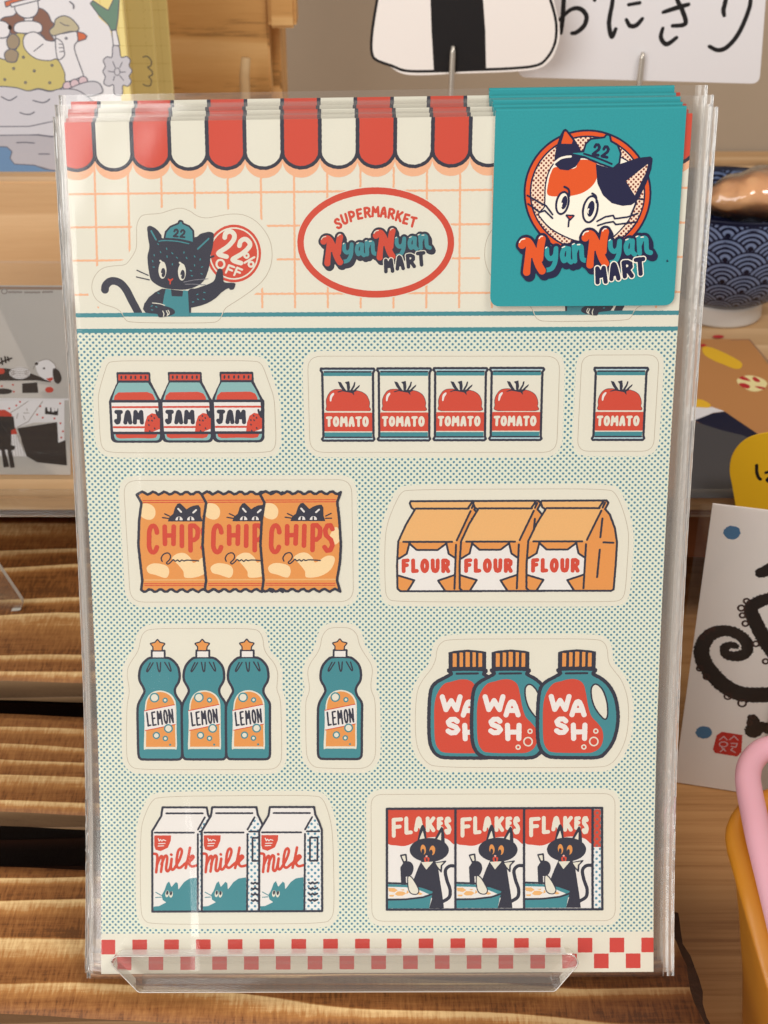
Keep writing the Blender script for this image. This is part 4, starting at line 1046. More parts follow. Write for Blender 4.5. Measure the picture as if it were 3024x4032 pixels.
def sleeve(surf, parent, k):
    """Flat clear bag, a little wider than the card: two faces pinched together at the sides."""
    j1, j2, j3 = [(0, 0, 0), (.5, -.6, .3), (-.3, .4, -.5), (.4, -.3, .5), (-.2, .5, -.2)][k]
    lx, rx = (-2.2 + j1, -3.3 - j1), (SHW + 5.1 + j2, SHW + 4.7 - j2); ph = k * 1.7
    wav = lambda x, y, X, Y: .10 * np.sin(x * .11 + y * .05 + ph) + .08 * np.sin(y * .17 - x * .06 + ph * 2) + .05 * np.sin(x * .33 + 2.1 * np.sin(y * .06 + ph)) + .22 * np.exp(-((x - 6 - .09 * y - 1.5 * np.sin(y * .05)) / .8) ** 2) * np.clip((y - 70) / 20, 0, 1) + .16 * np.exp(-((x - 22 + .12 * y) / 1.2) ** 2) * np.clip((y - 60) / 20, 0, 1) * np.clip((150 - y) / 20, 0, 1)
    edge = lambda X: np.clip(np.minimum(X / .02, (1 - X) / .036), 0, 1)
    nx, ny = 150, 110
    V1, F1 = grid_surface(surf, lx, rx, -1.2 + j3, SHL + .9, nx, ny, lambda x, y, X, Y: (.52 + wav(x, y, X, Y)) * edge(X) + .02 + .07 * np.sin(y * .4 + ph) * (1 - edge(X)))
    V2, F2 = grid_surface(surf, lx, rx, -1.2 + j3, SHL + .9, nx, ny, lambda x, y, X, Y: -(.50 + .3 * wav(x, y, X, Y)) * edge(X) - .02 + .07 * np.sin(y * .4 + ph) * (1 - edge(X)))
    n = len(V1); Fc = F1 + [tuple(n + q for q in f[::-1]) for f in F2]
    for j in range(ny - 1):
        a = j * nx; b = a + nx - 1; Fc.append((a, a + nx, n + a + nx, n + a)); Fc.append((b, n + b, n + b + nx, b + nx))
    a = (ny - 1) * nx
    for i in range(nx - 1): Fc.append((a + i, a + i + 1, n + a + i + 1, n + a + i))
    o = mesh_obj('sleeve', np.vstack([V1, V2]), Fc, M['film'], parent, smooth_=True)
    rs = random.Random(k)
    for side in (0, 1):                                    # heat seals along both long edges, milky to stand in for glare
        yy = np.linspace(-1.2 + j3, SHL + .9, 130); x0 = np.interp(yy, [0, SHL], (lx, rx)[side]); w = 2.6 if side else 1.5
        s = -1 if side else 1; P = []
        for q in range(5):
            x = x0 + s * w * (q / 4); P.append(surf.world(x, yy, .10 + .22 * ((q + 1) % 2) + .03 * np.sin(yy * (.5 + .3 * q) + k + q)))
        V = np.vstack(P); m = len(yy)
        Fs = [(q * m + j, q * m + j + 1, (q + 1) * m + j + 1, (q + 1) * m + j) for q in range(4) for j in range(m - 1)]
        mesh_obj('heat_seal', V, Fs, M['seam'], o)
        tube('edge_highlight', surf.world(x0, yy, .12 + .05 * np.sin(yy * .7 + k)), .00010 + .00004 * np.sin(yy * 1.3 + 2 * k), M['highlight'], o, n=6)  # pale tube drawn as the bright line of light on the film edge
    return o

def header_tag(surf, parent, full):
    """Teal card folded over the top of the bag."""
    a, b = S0.flat(1945, 432), S0.flat(2701, 432)
    c = S0.flat(1932, 1200); x0 = (a[0] + c[0]) / 2; x1 = (b[0] + S0.flat(2648, 1200)[0]) / 2; yt = S0.flat(2320, 431)[1]; yb = S0.flat(2300, 1200)[1]
    g = Art(surf, lev0=TAG_OFF)
    out = rounded([(x0, yt), (x1, yt), (x1, yb), (x0, yb)], [.05, .05, 2.2, 2.2])
    g.put(M['tag'], [('poly', out)], wob=0, step=.3)
    g.lev = TAG_OFF - .32; g.put(M['edge'], [('poly', out)], wob=0, step=.3)
    g.lev = -.95; g.put(M['tag'], [('poly', np.array(rect(x0, yt, x1, yt + 18)))], wob=0, step=.5)
    o = g.mesh('header_tag', parent)
    # the fold over the top and the cut rim of the front panel
    t = np.linspace(0, math.pi, 9); nn = 2; V = []; Fc = []
    r = (TAG_OFF + .95) / 2
    for x in (x0, x1):
        V.append(surf.world(np.full(9, x), yt - r * np.sin(t) * .55, -.1 + r * np.cos(t)))
    V = np.vstack(V); Fc = [(i, i + 1, 10 + i, 9 + i) for i in range(8)]
    mesh_obj('fold', V, Fc, M['tag'], o, smooth_=True, uv=np.zeros((18, 2)))
    rim = np.vstack([out, out[:1]]); m = len(rim)
    V = np.vstack([surf.world(rim[:, 0], rim[:, 1], np.full(m, TAG_OFF)), surf.world(rim[:, 0], rim[:, 1], np.full(m, TAG_OFF - .32))])
    mesh_obj('cut_edge', V, [(i, i + 1, m + i + 1, m + i) for i in range(m - 1)], M['edge'], o, uv=np.zeros((2 * m, 2)))
    if full: tag_print(surf, o)
    return o

class Curl:
    """A surface whose lower part lifts away a little, as a stiff folded tag does."""
    def __init__(s, surf, y0, y1, lift, side): s.surf, s.y0, s.y1, s.lift, s.side = surf, y0, y1, lift, side
    def flat(s, px, py): return s.surf.flat(px, py)
    def world(s, X, Y, off):
        X, Y, off = np.asarray(X, float), np.asarray(Y, float), np.asarray(off, float)
        t = np.clip((Y - s.y0) / (s.y1 - s.y0), 0, 1.2); u = .6 + .4 * np.clip((SHW - X) / 45, 0, 1)
        return s.surf.world(X, Y, off + np.where(off > 0, s.lift * t * t * u, 0))

PACKS = [
    ('sleeved sticker sheet of grocery stickers with cat shop tag, frontmost of its stack', 0, 0, 0, 0),
    ('sleeved sticker sheet directly behind the front sticker pack, only edges showing', -.25, .75, 1.6, 2.8),
    ('third sleeved sticker sheet in the stack, mostly hidden, striped top edge showing', -.30, 1.80, 3.1, 5.2),
    ('fourth sleeved sticker sheet in the stack, mostly hidden, striped top edge showing', -.75, 2.55, 4.6, 7.9),
    ('rearmost sleeved sticker sheet of the stack, its teal tag standing highest', -.65, 4.05, 6.1, 10.4)]
for k, (lab, dx, lift, t0, t1) in enumerate(PACKS):
    surf = SheetSurf(k, dx, lift, t0, t1)
    b = surf.world([SHW / 2], [SHL], [0])[0]
    pk = empty('sticker_pack', lab, 'sticker pack', 'stack of sleeved sticker packs on the acrylic stand', tuple(b))
    sheet = slab_sheet('sticker_sheet', surf, 0, SHW, 0, SHL, 0, .28, M['paper'], pk)
    awning(surf, sheet); checker(surf, sheet)
    if k == 0:
        wall_print(sheet); dot_print(sheet)
        cat_sticker(sheet); cat_sticker(sheet, CAT_MIR); oval_sticker(sheet); jam_sticker(sheet); tomato_sticker(sheet); tomato_single(sheet)
        chips_sticker(sheet); flour_sticker(sheet); lemon_sticker(sheet); lemon_single(sheet); wash_sticker(sheet); milk_sticker(sheet); flakes_sticker(sheet)
    sleeve(surf, pk, k)
    header_tag(Curl(surf, 4, 42, 1.1, 1) if k == 0 else surf, pk, k == 0)
# ------------------------------------------------------------------ colours of the things behind
def solid(name, rgb, **k): return ink(name, rgb, k.pop('rough', .6), k.pop('amt', .05))
M['cardw'] = solid('white card', (228, 226, 228)); M['cardcream'] = solid('warm white card', (243, 236, 230)); M['yel'] = solid('pale yellow paper', (236, 218, 146))
M['yline'] = solid('yellow rule line', (205, 182, 100)); M['oline'] = solid('grey pencil line', (104, 104, 114)); M['olive'] = solid('mustard cloth ink', (200, 186, 118))
M['brn'] = solid('brown hair ink', (138, 102, 88)); M['beige'] = solid('beige cap ink', (190, 180, 150)); M['tan2'] = solid('taupe ink', (158, 142, 120)); M['beak'] = solid('beak orange ink', (206, 112, 78))
M['leaf'] = solid('sage green ink', (112, 142, 124)); M['pinkd'] = solid('dusty pink ink', (214, 190, 196)); M['lgrey'] = solid('pale grey ink', (202, 200, 206)); M['mgrey'] = solid('mid grey ink', (178, 174, 180)); M['blue'] = solid('slate blue ink', (104, 136, 172))
M['sunny'] = solid('sunflower paper', (240, 190, 30), amt=.04); M['charcoal'] = solid('charcoal ink', (72, 70, 72)); M['ochre'] = solid('ochre print', (190, 132, 78), amt=.12); M['yellowp'] = solid('yellow paint', (232, 182, 44)); M['crim'] = solid('crimson paint', (186, 40, 44)); M['butter'] = solid('butter paint', (238, 222, 160))
M['sumi'] = solid('sumi ink', (20, 11, 8), amt=.6); M['sumibr'] = solid('thin sumi ink', (52, 24, 18), amt=.3); M['indigo'] = solid('blue watercolour', (60, 116, 158), amt=.2); M['seal'] = solid('red seal ink', (196, 28, 24), amt=.1)
M['dogw'] = solid('grey white print', (206, 200, 194)); M['dogb'] = solid('soft black print', (40, 32, 30), amt=.2); M['dogr'] = solid('tomato red print', (196, 62, 44)); M['dogg'] = solid('warm grey print', (150, 140, 134)); M['taupe'] = solid('taupe band print', (150, 126, 110))
M['frost'] = plain('frosted cut edge', (226, 220, 208), .4, .5, .05, 80)
M['peg'] = plain('brushed steel peg', (196, 188, 176), .35, .5, .1, 200, Metallic=.75)
M['pegw'] = plain('pale wooden peg', (206, 174, 130), .6, .3, .1, 120)
M['glaze'] = plain('navy glaze', (8, 12, 40), .3, .25, .25, 60); M['glazel'] = ink('pale blue glaze', (116, 134, 172), .35, .15, .3); M['porc'] = plain('porcelain foot', (214, 214, 212), .3, .5, .03, 40)
M['bread'] = plain('toasted bread', (244, 186, 128), .6, .2, .15, 120)
M['obask'] = plain('amber plastic', (206, 134, 36), .35, .45, .03, 40, Subsurface_Weight=.15, Subsurface_Radius=(.004, .002, .001))
M['phand'] = plain('pink plastic', (224, 166, 178), .4, .45, .03, 40, Subsurface_Weight=.15, Subsurface_Radius=(.004, .002, .002))

def upright(px0, px1, py, y, lean=0.0, z=None, p1y=None):
    """Plane of a card standing on z along the bottom edge through two source pixels."""
    a = hit_z(px0, py, z); b = hit_z(px1, p1y if p1y is not None else py, z)
    ex = (b - a) / np.linalg.norm(b - a); back = np.cross(np.array([0, 0, 1.0]), ex)
    return PlaneSurf(a, ex, np.array([0, 0, math.cos(lean)]) + back * math.sin(lean))
def vplane(y, px, py): return PlaneSurf(hit_y(px, py, y), (1, 0, 0), (0, 0, 1))
def fl(surf, pts, ox=0, oy=0, sc=1.0): return np.array([surf.flat(ox + x / sc, oy + y / sc) for x, y in pts])

# ------------------------------------------------------------------ brush-painted octopus postcard
oc = upright(2660, 2870, 3080, None, math.radians(4), TABLE_Z + .0004, 3112)
def octo_pts():
    tl = oc.flat(2806, 1984); bl = oc.flat(2655, 3079); br = oc.flat(2870, 3112)
    u = (br - bl) / np.linalg.norm(br - bl); w = 62.0
    return [tl, tl + u * w + (0, .3), bl + u * w, bl]
octo = empty('octopus_postcard', 'white postcard with black brush-painted octopus and red seal in clear sleeve', 'postcard', loc=tuple(oc.world([0], [0], [0])[0]))
OP = octo_pts(); oc_card = prism('card', oc, OP, .5, M['cardcream'], octo)
a = Art(oc, 2580, 1940, 2.169, at=(2850, 2500), step=.12)
a.lines(M['sumi'], [[(690,1310),(650,1300),(600,1312),(592,1350),(622,1388),(700,1396),(768,1370),(788,1312),(760,1250),(690,1200),(600,1178),(500,1198),(425,1262),(395,1350),(415,1440),(480,1540),(580,1640),(700,1708),(830,1728),(1000,1722),(1400,1700)]], [30,40,54,52,56,68,76,80,80], sm=True, wob=.26)
a.lines(M['sumi'], [[(1500,860),(1100,880),(985,900),(890,930),(815,985),(845,1080),(920,1230),(1000,1350),(1100,1450)]], [55,55,58,62,64,68,80], sm=True, wob=.26)
a.lines(M['sumi'], [[(1300,560),(1000,640),(900,685)],[(840,2030),(850,1970),(830,1930)],[(1100,2050),(880,1990)]], [80,56,48], wob=.26)
a.lines(M['sumibr'], [ellipse(x,y,r,r*.85,n=16).tolist()+[(x+r,y)] for x,y,r in ((380,1500,25),(437,1572,25),(620,1738,30),(742,1797,34),(735,985,28),(745,1047,24),(770,1117,26),(860,1290,26),(942,1440,24),(780,925,24),(440,1190,18),(400,1235,18),(490,1165,16),(805,1965,20),(835,1915,18))], 9)
a.polys(M['indigo'], [ellipse(655,340,73,58,n=30), ellipse(415,2047,70,53,n=30)], wob=.15)
a.mesh('octopus_print', oc_card)
a = Art(oc, 2580, 2760, 1.7387, at=(2860, 2930), step=.1, lev0=.06)
a.poly(M['seal'], [(420,235),(455,210),(597,232),(590,350),(560,380),(410,355),(395,330)], wob=.06)
a.lines(M['pinkd'], [[(440,265),(470,242),(492,265)],[(508,265),(540,240),(567,267)],ellipse(467,296,28,17,n=16).tolist()+[(495,296)],[(455,318),(482,342)],[(446,347),(472,325)],[(520,290),(562,290),(552,316),(520,310)],[(530,322),(518,335),(548,352)]], 3.5)
a.mesh('seal_print', oc_card)
q = np.array(OP); cq = [q[0] + (-3.2, .2), q[1] + (3, .2), q[2] + (3, -.2), q[3] + (-3.4, -.2)]
V = np.vstack([oc.world([p[0] for p in cq], [p[1] for p in cq], np.full(4, o)) for o in (.35, -.8)])
mesh_obj('clear_sleeve', V, [(0, 1, 2, 3), (7, 6, 5, 4)], M['clear'], octo)

# ------------------------------------------------------------------ small clear price-tag holder in front of the octopus card
hp = PlaneSurf(hit_z(2985, 3150, TABLE_Z + .0003), (1, 0, 0), (0, .12, 1))
ho = empty('price_holder', 'small clear plastic tag holder in front of the octopus postcard', 'tag holder', loc=tuple(hp.world([0], [0], [0])[0]))
e0 = hp.flat(2985, 2748); prism('plate', hp, [(0, e0[1]), (34, e0[1]), (34, 0), (0, 0)], .8, M['clear'], ho)
bm_obj('foot', box_bm(hp.o + (0, -.001, 0), hp.o + (.034, .012, .0012), .0003), M['clear'], ho)

# ------------------------------------------------------------------ amber basket with pink handle
bk = empty('plastic_basket', 'small amber yellow plastic basket with folded pink handle on the table', 'basket', loc=(.128, .2, TABLE_Z))
def rrect(x0, x1, y0, y1, r, z, n=10):
    P = []
    for cx, cy, a0 in ((x1 - r, y1 - r, 0), (x0 + r, y1 - r, 90), (x0 + r, y0 + r, 180), (x1 - r, y0 + r, 270)):
        for q in range(n): a = math.radians(a0 + 90 * q / (n - 1)); P.append((cx + r * math.cos(a), cy + r * math.sin(a), z))
    return P
RZ = .030
rim = rrect(.0835, .19, .13, .2635, .018, RZ - .0035); tube('rim', rim, .0030, M['obask'], bk, closed=True)
V = []; rings = [(0, RZ - .004, 0), (.0012, RZ - .012, 0), (.0035, .005, 0), (.006, -.012, 0), (.0075, TABLE_Z + .003, 0), (.0095, TABLE_Z + .0004, 0)]
for inset, z, _ in rings: V += rrect(.084 + inset, .1895 - inset, .1305 + inset, .263 - inset, .017, z)
n = 40; Fc = [(j * n + i, j * n + (i + 1) % n, (j + 1) * n + (i + 1) % n, (j + 1) * n + i) for j in range(len(rings) - 1) for i in range(n)]; Fc.append(tuple(range((len(rings) - 1) * n, len(rings) * n)))
wl = mesh_obj('wall', V, Fc, M['obask'], bk, smooth_=True)
sm_ = wl.modifiers.new('thickness', 'SOLIDIFY'); sm_.thickness = .0016; sm_.offset = -1
hnd = [hit_z(x, y, .0335) for x, y in ((3330,2960),(3200,2950),(3090,2940),(3024,2948),(2985,2968),(2955,3008),(2945,3060),(2952,3120),(2968,3200),(2988,3295),(3012,3390),(3045,3520),(3085,3680),(3130,3870))]
tube('handle', smooth(hnd, False, 6), .0031, M['phand'], bk, n=18)

# ------------------------------------------------------------------ the printed mat lying in front of the bowl
mt = PlaneSurf(np.array([.1, .45, SHELF_Z + .0006]), (1, 0, 0), (0, 1, 0), face_to=np.array([.1, .45, 1.0]))
mat_o = [mt.flat(2300, 1335), mt.flat(2952, 1335), mt.flat(3400, 1960), mt.flat(2200, 1956)]
mo = prism('printed_mat', mt, mat_o, .5, M['ochre']); tag(mo, 'ochre printed card with yellow and red marks lying flat before the blue bowl', 'printed card')
a = Art(mt, 2620, 1200, 2.5718, at=(2850, 1650), step=.2)
a.lines(M['brn'], [[(660,358),(850,352),(1100,640)]], 6)
a.poly(M['crim'], ellipse(535,322,58,16)); a.poly(M['crim'], ellipse(380,412,32,16))
a.poly(M['yellowp'], smooth([(380,430),(460,432),(580,480),(700,540),(772,590),(765,640),(700,648),(600,610),(480,560),(390,500)]))
a.poly(M['butter'], smooth([(722,770),(760,735),(850,715),(960,740),(1030,790),(1000,850),(930,878),(850,870),(760,820)]))
a.polys(M['crim'], [[(745,745),(790,725),(865,772),(800,765)],[(880,745),(905,730),(955,765),(950,785),(905,775)],[(745,800),(800,795),(858,825),(835,850),(780,835)],[(905,825),(995,835),(1005,855),(950,850)]], sm=True)
a.poly(M['yellowp'], smooth([(300,965),(360,960),(420,985),(460,1020),(420,1045),(300,1030)]))
a.poly(M['cardw'], [(200,1030),(420,1045),(470,1035),(600,1080),(480,1095),(320,1165),(200,1200)])
a.poly(M['navy'], [(200,1200),(320,1160),(480,1098),(600,1082),(1100,1420),(1100,1520),(790,1330),(560,1280),(300,1180)])
a.poly(M['charcoal'], [(150,1170),(300,1185),(560,1270),(790,1325),(1100,1490),(1500,1700),(1500,1960),(100,1960)])
a.mesh('mat_print', mo)

# ------------------------------------------------------------------ yellow paper sign in front of the shelf
ys = vplane(SHELF_Y - .0042, 2900, 1990)
yo = fl(ys, smooth([(2905,2030),(2896,1985),(2884,1915),(2874,1858),(2882,1800),(2912,1752),(2960,1720),(3030,1704),(3110,1700),(3190,1712),(3240,1750),(3262,1810),(3258,1870),(3240,1930),(3232,2030),(3060,2040)]))
yd = prism('yellow_sign', ys, yo, .5, M['sunny']); tag(yd, 'yellow cut-out paper sign with black handwriting at the shelf edge', 'sign')
a = Art(ys, 2620, 1200, 2.5718, at=(2980, 1860), step=.12)
a.lines(M['black'], [[(924,1625),(925,1690),(938,1740),(962,1768)],[(1018,1700),(1060,1690),(1150,1680)],[(1085,1610),(1088,1690),(1080,1770),(1050,1790),(1030,1770),(1060,1755),(1130,1785)]], 17, sm=True)
a.mesh('handwriting', yd)

# ------------------------------------------------------------------ blue wave-pattern bowl with a wrapped roll in it
bc = hit_z(2832, 1232, SHELF_Z); bc[2] = SHELF_Z + .0003
prof = [(.0165, 0), (.0170, .001), (.0168, .0065), (.0175, .0085), (.0235, .0125), (.0295, .0205), (.0330, .0300), (.0345, .0400), (.0352, .0505)]
pin = [(.0344, .0507), (.0336, .0400), (.0320, .0305), (.0284, .0215), (.0225, .0140), (.0120, .0105), (.0005, .0100)]
bowl = empty('rice_bowl', 'navy ceramic bowl with white overlapping wave pattern and white foot', 'bowl', loc=tuple(bc))
lathe('body', prof[3:] + [(.0350, .0512)] + pin, bc, M['glaze'], bowl)
lathe('foot', prof[:4], bc, M['porc'], bowl)
class LatheSurf:
    def __init__(s, prof, c, sign):
        P = np.array(smooth(prof, False, 8)) * 1000; s.P = P; s.c = c; s.L = np.r_[0, np.cumsum(np.linalg.norm(np.diff(P, axis=0), axis=1))]
        t = np.gradient(P, axis=0); t /= np.linalg.norm(t, axis=1)[:, None]; s.N = np.stack([t[:, 1], -t[:, 0]], 1) * sign
    def world(s, X, Y, off):
        r, z = (np.interp(Y, s.L, s.P[:, i]) for i in range(2)); nr, nz = (np.interp(Y, s.L, s.N[:, i]) for i in range(2))
        a = np.asarray(X) / 34.0; R = (r + nr * off) / 1000; return np.stack([s.c[0] + R * np.cos(a), s.c[1] + R * np.sin(a), s.c[2] + (z + nz * off) / 1000], 1)
def waves(name, prof, sign, ymax0, a0, a1, flip):
    S = LatheSurf(prof, bc, sign); xs = np.arange(a0 * 34, a1 * 34, .22); ys = np.arange(1.0, S.L[-1] - 1.0, .22)
    X, Y = np.meshgrid(xs, ys); Yp = (S.L[-1] - Y) if flip else Y
    R = 34 * 2 * math.pi / 12 / 2; D = np.full(X.shape, R * .1); dy = R * .56
    for j in range(-2, 24):
        cx = (j % 2) * R; u = (X - cx + R) % (2 * R) - R; d = np.hypot(u, Yp - j * dy); D = np.where(d < R, d, D)
    f = np.min([np.abs(D / R - m) - w for m, w in ((.86, .06), (.65, .055), (.44, .05), (.2, .07))], 0) * R
    v, fc = march(f, xs, ys); v = np.array(v)
    return mesh_obj(name, S.world(v[:, 0], v[:, 1], np.full(len(v), .06)), fc, M['glazel'], bowl, uv=v)
waves('wave_pattern', prof[3:], 1, 0, math.pi * .95, math.pi * 2.05, True)
waves('inner_wave_pattern', pin[:4][::-1], -1, 0, 0.0, math.pi * 1.0, True)
br_c = bc + np.array([.016, -.002, .0500])
V = []; nu, nv_ = 40, 22
for i in range(nu):
    t = -1 + 2 * i / (nu - 1); w = max(1 - abs(t) ** 2.6, 0) ** .6
    for j in range(nv_):
        q = 2 * math.pi * j / nv_; k = 1 + .04 * math.sin(2 * q + 4 * t) + .035 * math.sin(9 * t + 2 * q)
        V.append((br_c[0] + t * .030, br_c[1] + w * .0125 * k * math.cos(q) + .004 * t, br_c[2] + w * .0085 * k * math.sin(q) + .0015 * (1 - t * t)))
Fc = [(i * nv_ + j, i * nv_ + (j + 1) % nv_, (i + 1) * nv_ + (j + 1) % nv_, (i + 1) * nv_ + j) for i in range(nu - 1) for j in range(nv_)]
br = empty('wrapped_roll', 'tan bread roll in shiny clear wrap lying across the blue bowl', 'bread', loc=tuple(br_c))
mesh_obj('roll', V, Fc, M['bread'], br, smooth_=True)
V2 = [tuple(br_c + (np.array(v) - br_c) * (1.03, 1.12, 1.16) + np.array([0, 0, 1.0]) * (.0006 * math.sin(i * 1.7) + .0005 * math.sin(i * .61))) for i, v in enumerate(V)]
M['wrap'] = film('crinkled wrap', 2.2, .03, .05, (.98, .97, .96, 1), .5, 110); mesh_obj('wrapper', V2, Fc, M['wrap'], br, smooth_=True)

# ------------------------------------------------------------------ rice-ball sign and lettering sign on pegs
def peg(px, py_tip, py_low, px_low, y, label, mat):
    t = hit_y(px, py_tip, y); b = hit_y(px_low, py_low, y); d = (t - b) / np.linalg.norm(t - b); z0 = SHELF_Z + .0006
    foot = b + d * ((z0 - b[2]) / d[2])
    o = empty('peg_clip', label, 'clip stand', 'steel peg clips holding the signs on the shelf', tuple(foot))
    tube('stem', [foot, foot + (t - foot) * .5, t + (foot - t) * .02, t], [.0018, .0016, .0010, .0006], mat, o, n=12)
    lathe('base', [(.007, 0), (.0072, .0006), (.0070, .002), (.003, .003), (.0019, .004)], foot, mat, o, n=28)
on = vplane(.515, 1800, 270)
oo = fl(on, smooth([(1462,170),(1462,205),(1478,235),(1530,260),(1585,290),(1660,296),(1800,290),(2000,283),(2111,272),(2165,240),(2195,180),(2204,120),(2190,40),(2150,-90),(2060,-230),(1960,-340),(1880,-390),(1800,-392),(1720,-350),(1620,-250),(1530,-110),(1480,40)]))
og = prism('rice_ball_sign', on, oo, .6, M['cardcream']); tag(og, 'paper rice ball cut-out with black seaweed band and outline', 'paper sign')
a = Art(on, 0, 0, 1.0, at=(1800, 150), step=.15)
a.poly(M['black'], [(1694,-30),(1699,120),(1708,279),(1914,272),(1911,120),(1900,-30)], wob=.05)
a.lines(M['black'], [[(1490,-30),(1472,78),(1463,150),(1464,208),(1482,236),(1545,260),(1602,279),(1720,280),(1860,275),(2000,270),(2111,258),(2154,228),(2182,179),(2191,123),(2185,62),(2160,-20),(2120,-110),(2040,-230),(1940,-340),(1880,-370),(1800,-372),(1730,-335),(1640,-250),(1545,-110),(1490,-30)]], 5.5, sm=True, wob=.06)
a.mesh('rice_ball_print', og)
sg = vplane(.530, 2500, 320)
so = rounded(fl(sg, [(2040,304),(2990,330),(3040,-330),(2060,-330)]), 3.2)
sgn = prism('lettering_sign', sg, so, .6, M['cardw']); tag(sgn, 'pale rounded sign with black Japanese brush lettering', 'paper sign')
a = Art(sg, 2000, 0, 1.62, at=(2500, 100), step=.12)
a.lines(M['black'], [[(365,-260),(358,-60),(350,100),(338,210)],[(240,-130),(460,-160)],[(330,125),(400,62),(460,56),(500,100),(488,160),(440,205),(408,212)],[(500,-210),(552,-120),(553,0)],
    [(690,-260),(668,0),(652,90),(645,160),(662,235),(688,185)],[(772,-110),(850,-120)],[(770,30),(840,18)],[(755,125),(780,165),(820,160),(857,120)],
    [(1000,-90),(1140,-120)],[(990,78),(1060,55),(1152,28)],[(1030,-260),(1075,-20),(1110,60),(1132,150),(1050,165)],[(988,180),(976,240),(1012,282),(1075,240)],
    [(1190,-250),(1220,-200)],[(1240,-270),(1270,-220)],[(1410,-230),(1392,-20),(1375,60),(1380,98)],[(1560,-260),(1550,-20),(1530,80),(1470,215),(1400,298),(1340,320),(1285,296)]], [11,14,15,15,12], sm=True, wob=.05)
a.mesh('lettering', sgn)
peg(1784, 181, 366, 1776, .5135, 'steel peg clip in front of the rice ball cut-out', M['peg'])
peg(2531, 206, 350, 2515, .5285, 'steel peg clip in front of the lettering sign', M['peg'])

# ------------------------------------------------------------------ wooden upright, riser box, notebooks, dog print, acrylic easel
def at_y(px, py, y): return hit_y(px, py, y)
py_ = .60
x0, x1, x2 = at_y(640, 200, py_)[0], at_y(1062, 200, py_)[0], at_y(1116, 200, py_ + .03)[0]
up = empty('shelf_upright', 'honey coloured pine upright board with small bracket behind the notebooks', 'shelf upright', loc=(x1, py_, SHELF_Z + .0002))
bm_obj('board', box_bm((x0 - .03, py_, SHELF_Z + .0004), (x1, py_ + .012, .30), .0008), M['post'], up)
bm_obj('edge_board', box_bm((x1 - .006, py_ + .0122, SHELF_Z + .0004), (x2, py_ + .05, .30), .0008), M['post'], up)
b0 = at_y(1085, 62, py_ + .02); bm_obj('bracket', box_bm((x1 + .0003, py_ - .004, b0[2]), (b0[0] + .010, py_ + .012, b0[2] + .03), .0012), M['post'], up)
wp = at_y(962, 300, .575); wt = at_y(968, 228, .575)
wpo = empty('wooden_peg', 'slim pale wooden peg standing before the pine upright', 'peg', loc=(wp[0], wp[1], SHELF_Z + .0003))
tube('stem', [(wp[0] - .001, wp[1], SHELF_Z + .003), (wp[0], wp[1], wp[2]), tuple(wt)], [.0022, .0021, .0018], M['pegw'], wpo, n=10)
bm_obj('foot', box_bm((wp[0] - .009, wp[1] - .009, SHELF_Z + .0004), (wp[0] + .009, wp[1] + .009, SHELF_Z + .004), .0006), M['pegw'], wpo)

RY = .47
rt = at_y(200, 716, RY)[2]; xr = at_y(560, 720, RY)[0]
rb = empty('display_box', 'pale birch display box that carries the illustrated notebooks', 'display box', loc=(-.14, RY + .03, SHELF_Z + .0002))
bm_obj('front_board', box_bm((-.30, RY, SHELF_Z + .0004), (xr, RY + .008, rt), .0006), M['shelf'], rb)
bm_obj('top_board', box_bm((-.30, RY + .0082, rt - .008), (xr, RY + .075, rt - .0002), .0006), M['shelf'], rb)
bm_obj('side_board', box_bm((xr - .008, RY + .0082, SHELF_Z + .0004), (xr - .0002, RY + .075, rt - .0085), .0006), M['shelf'], rb)

def notebook(y, pxr, pxl, label, printed, th=.0035):
    s = vplane(y, pxr, 700); zb = rt + .0003
    xa, xb = at_y(pxl, 700, y)[0], at_y(pxr, 700, y)[0]; zt = at_y(100, -420, y)[2]
    o = empty('notebook', label, 'notebook', 'illustrated notebooks on the display box', ((xa + xb) / 2, y, zb))
    cov = bm_obj('cover', box_bm((xa, y, zb), (xb, y + th, zt), .0003), M['yel'], o)
    a = Art(s, 0, 0, 1.0, at=(300, 400), step=.15)
    gx = [s.flat(x, 300)[0] for x in np.arange(pxr - 62, pxl, -62)]; w0, w1 = s.flat(pxl + 5, 700), s.flat(pxr - 1, 700); top = s.flat(100, -400)[1]
    a.put(M['yline'], [('line', np.array([(w0[0], s.flat(300, yy)[1]), (w1[0], s.flat(300, yy)[1])]), .07) for yy in np.arange(-380, 700, 70)] + [('line', np.array([(g, top), (g, w0[1])]), .07) for g in gx[:3]], wob=.02)
    return o, cov, s, a
for y, pr, pl, lb in ((.545, 706, -20, 'thin yellow notebook edge, rearmost on the birch box'), (.520, 648, -60, 'yellow gridded notebook tucked behind the goose notebook')):
    o, cov, s, a = notebook(y, pr, pl, lb, False)
    if pr == 648: a.lines(M['oline'], [[(563,225),(580,222),(596,240),(594,258),(582,266),(597,278),(600,294),(586,302),(596,316),(592,336),(576,338),(564,332)]], 2, sm=True)
    a.mesh('grid_print', cov)
o, cov, s, a = notebook(RY + .012, 546, -700, 'yellow notebook with goose in a beige cap and a dressed-up picnic drawing', True)
gk = 1 / 2.183
A = lambda pts: [(x * gk, y * gk) for x, y in pts]
ol = M['oline']
def shape(mat, pts, line=True, sm=True):
    q = A(pts); a.poly(mat, q, sm=sm, wob=0)
    if line: a.lines(ol, [(smooth(q) if sm else np.array(q)).tolist() + [q[0]]], 2.0, wob=.02)
shape(M['cardw'], [(-1500,-900),(0,-900),(600,-800),(700,-300),(790,0),(850,150),(940,230),(985,420),(1040,800),(1070,1570),(0,1570),(-1500,1570)], False, False)
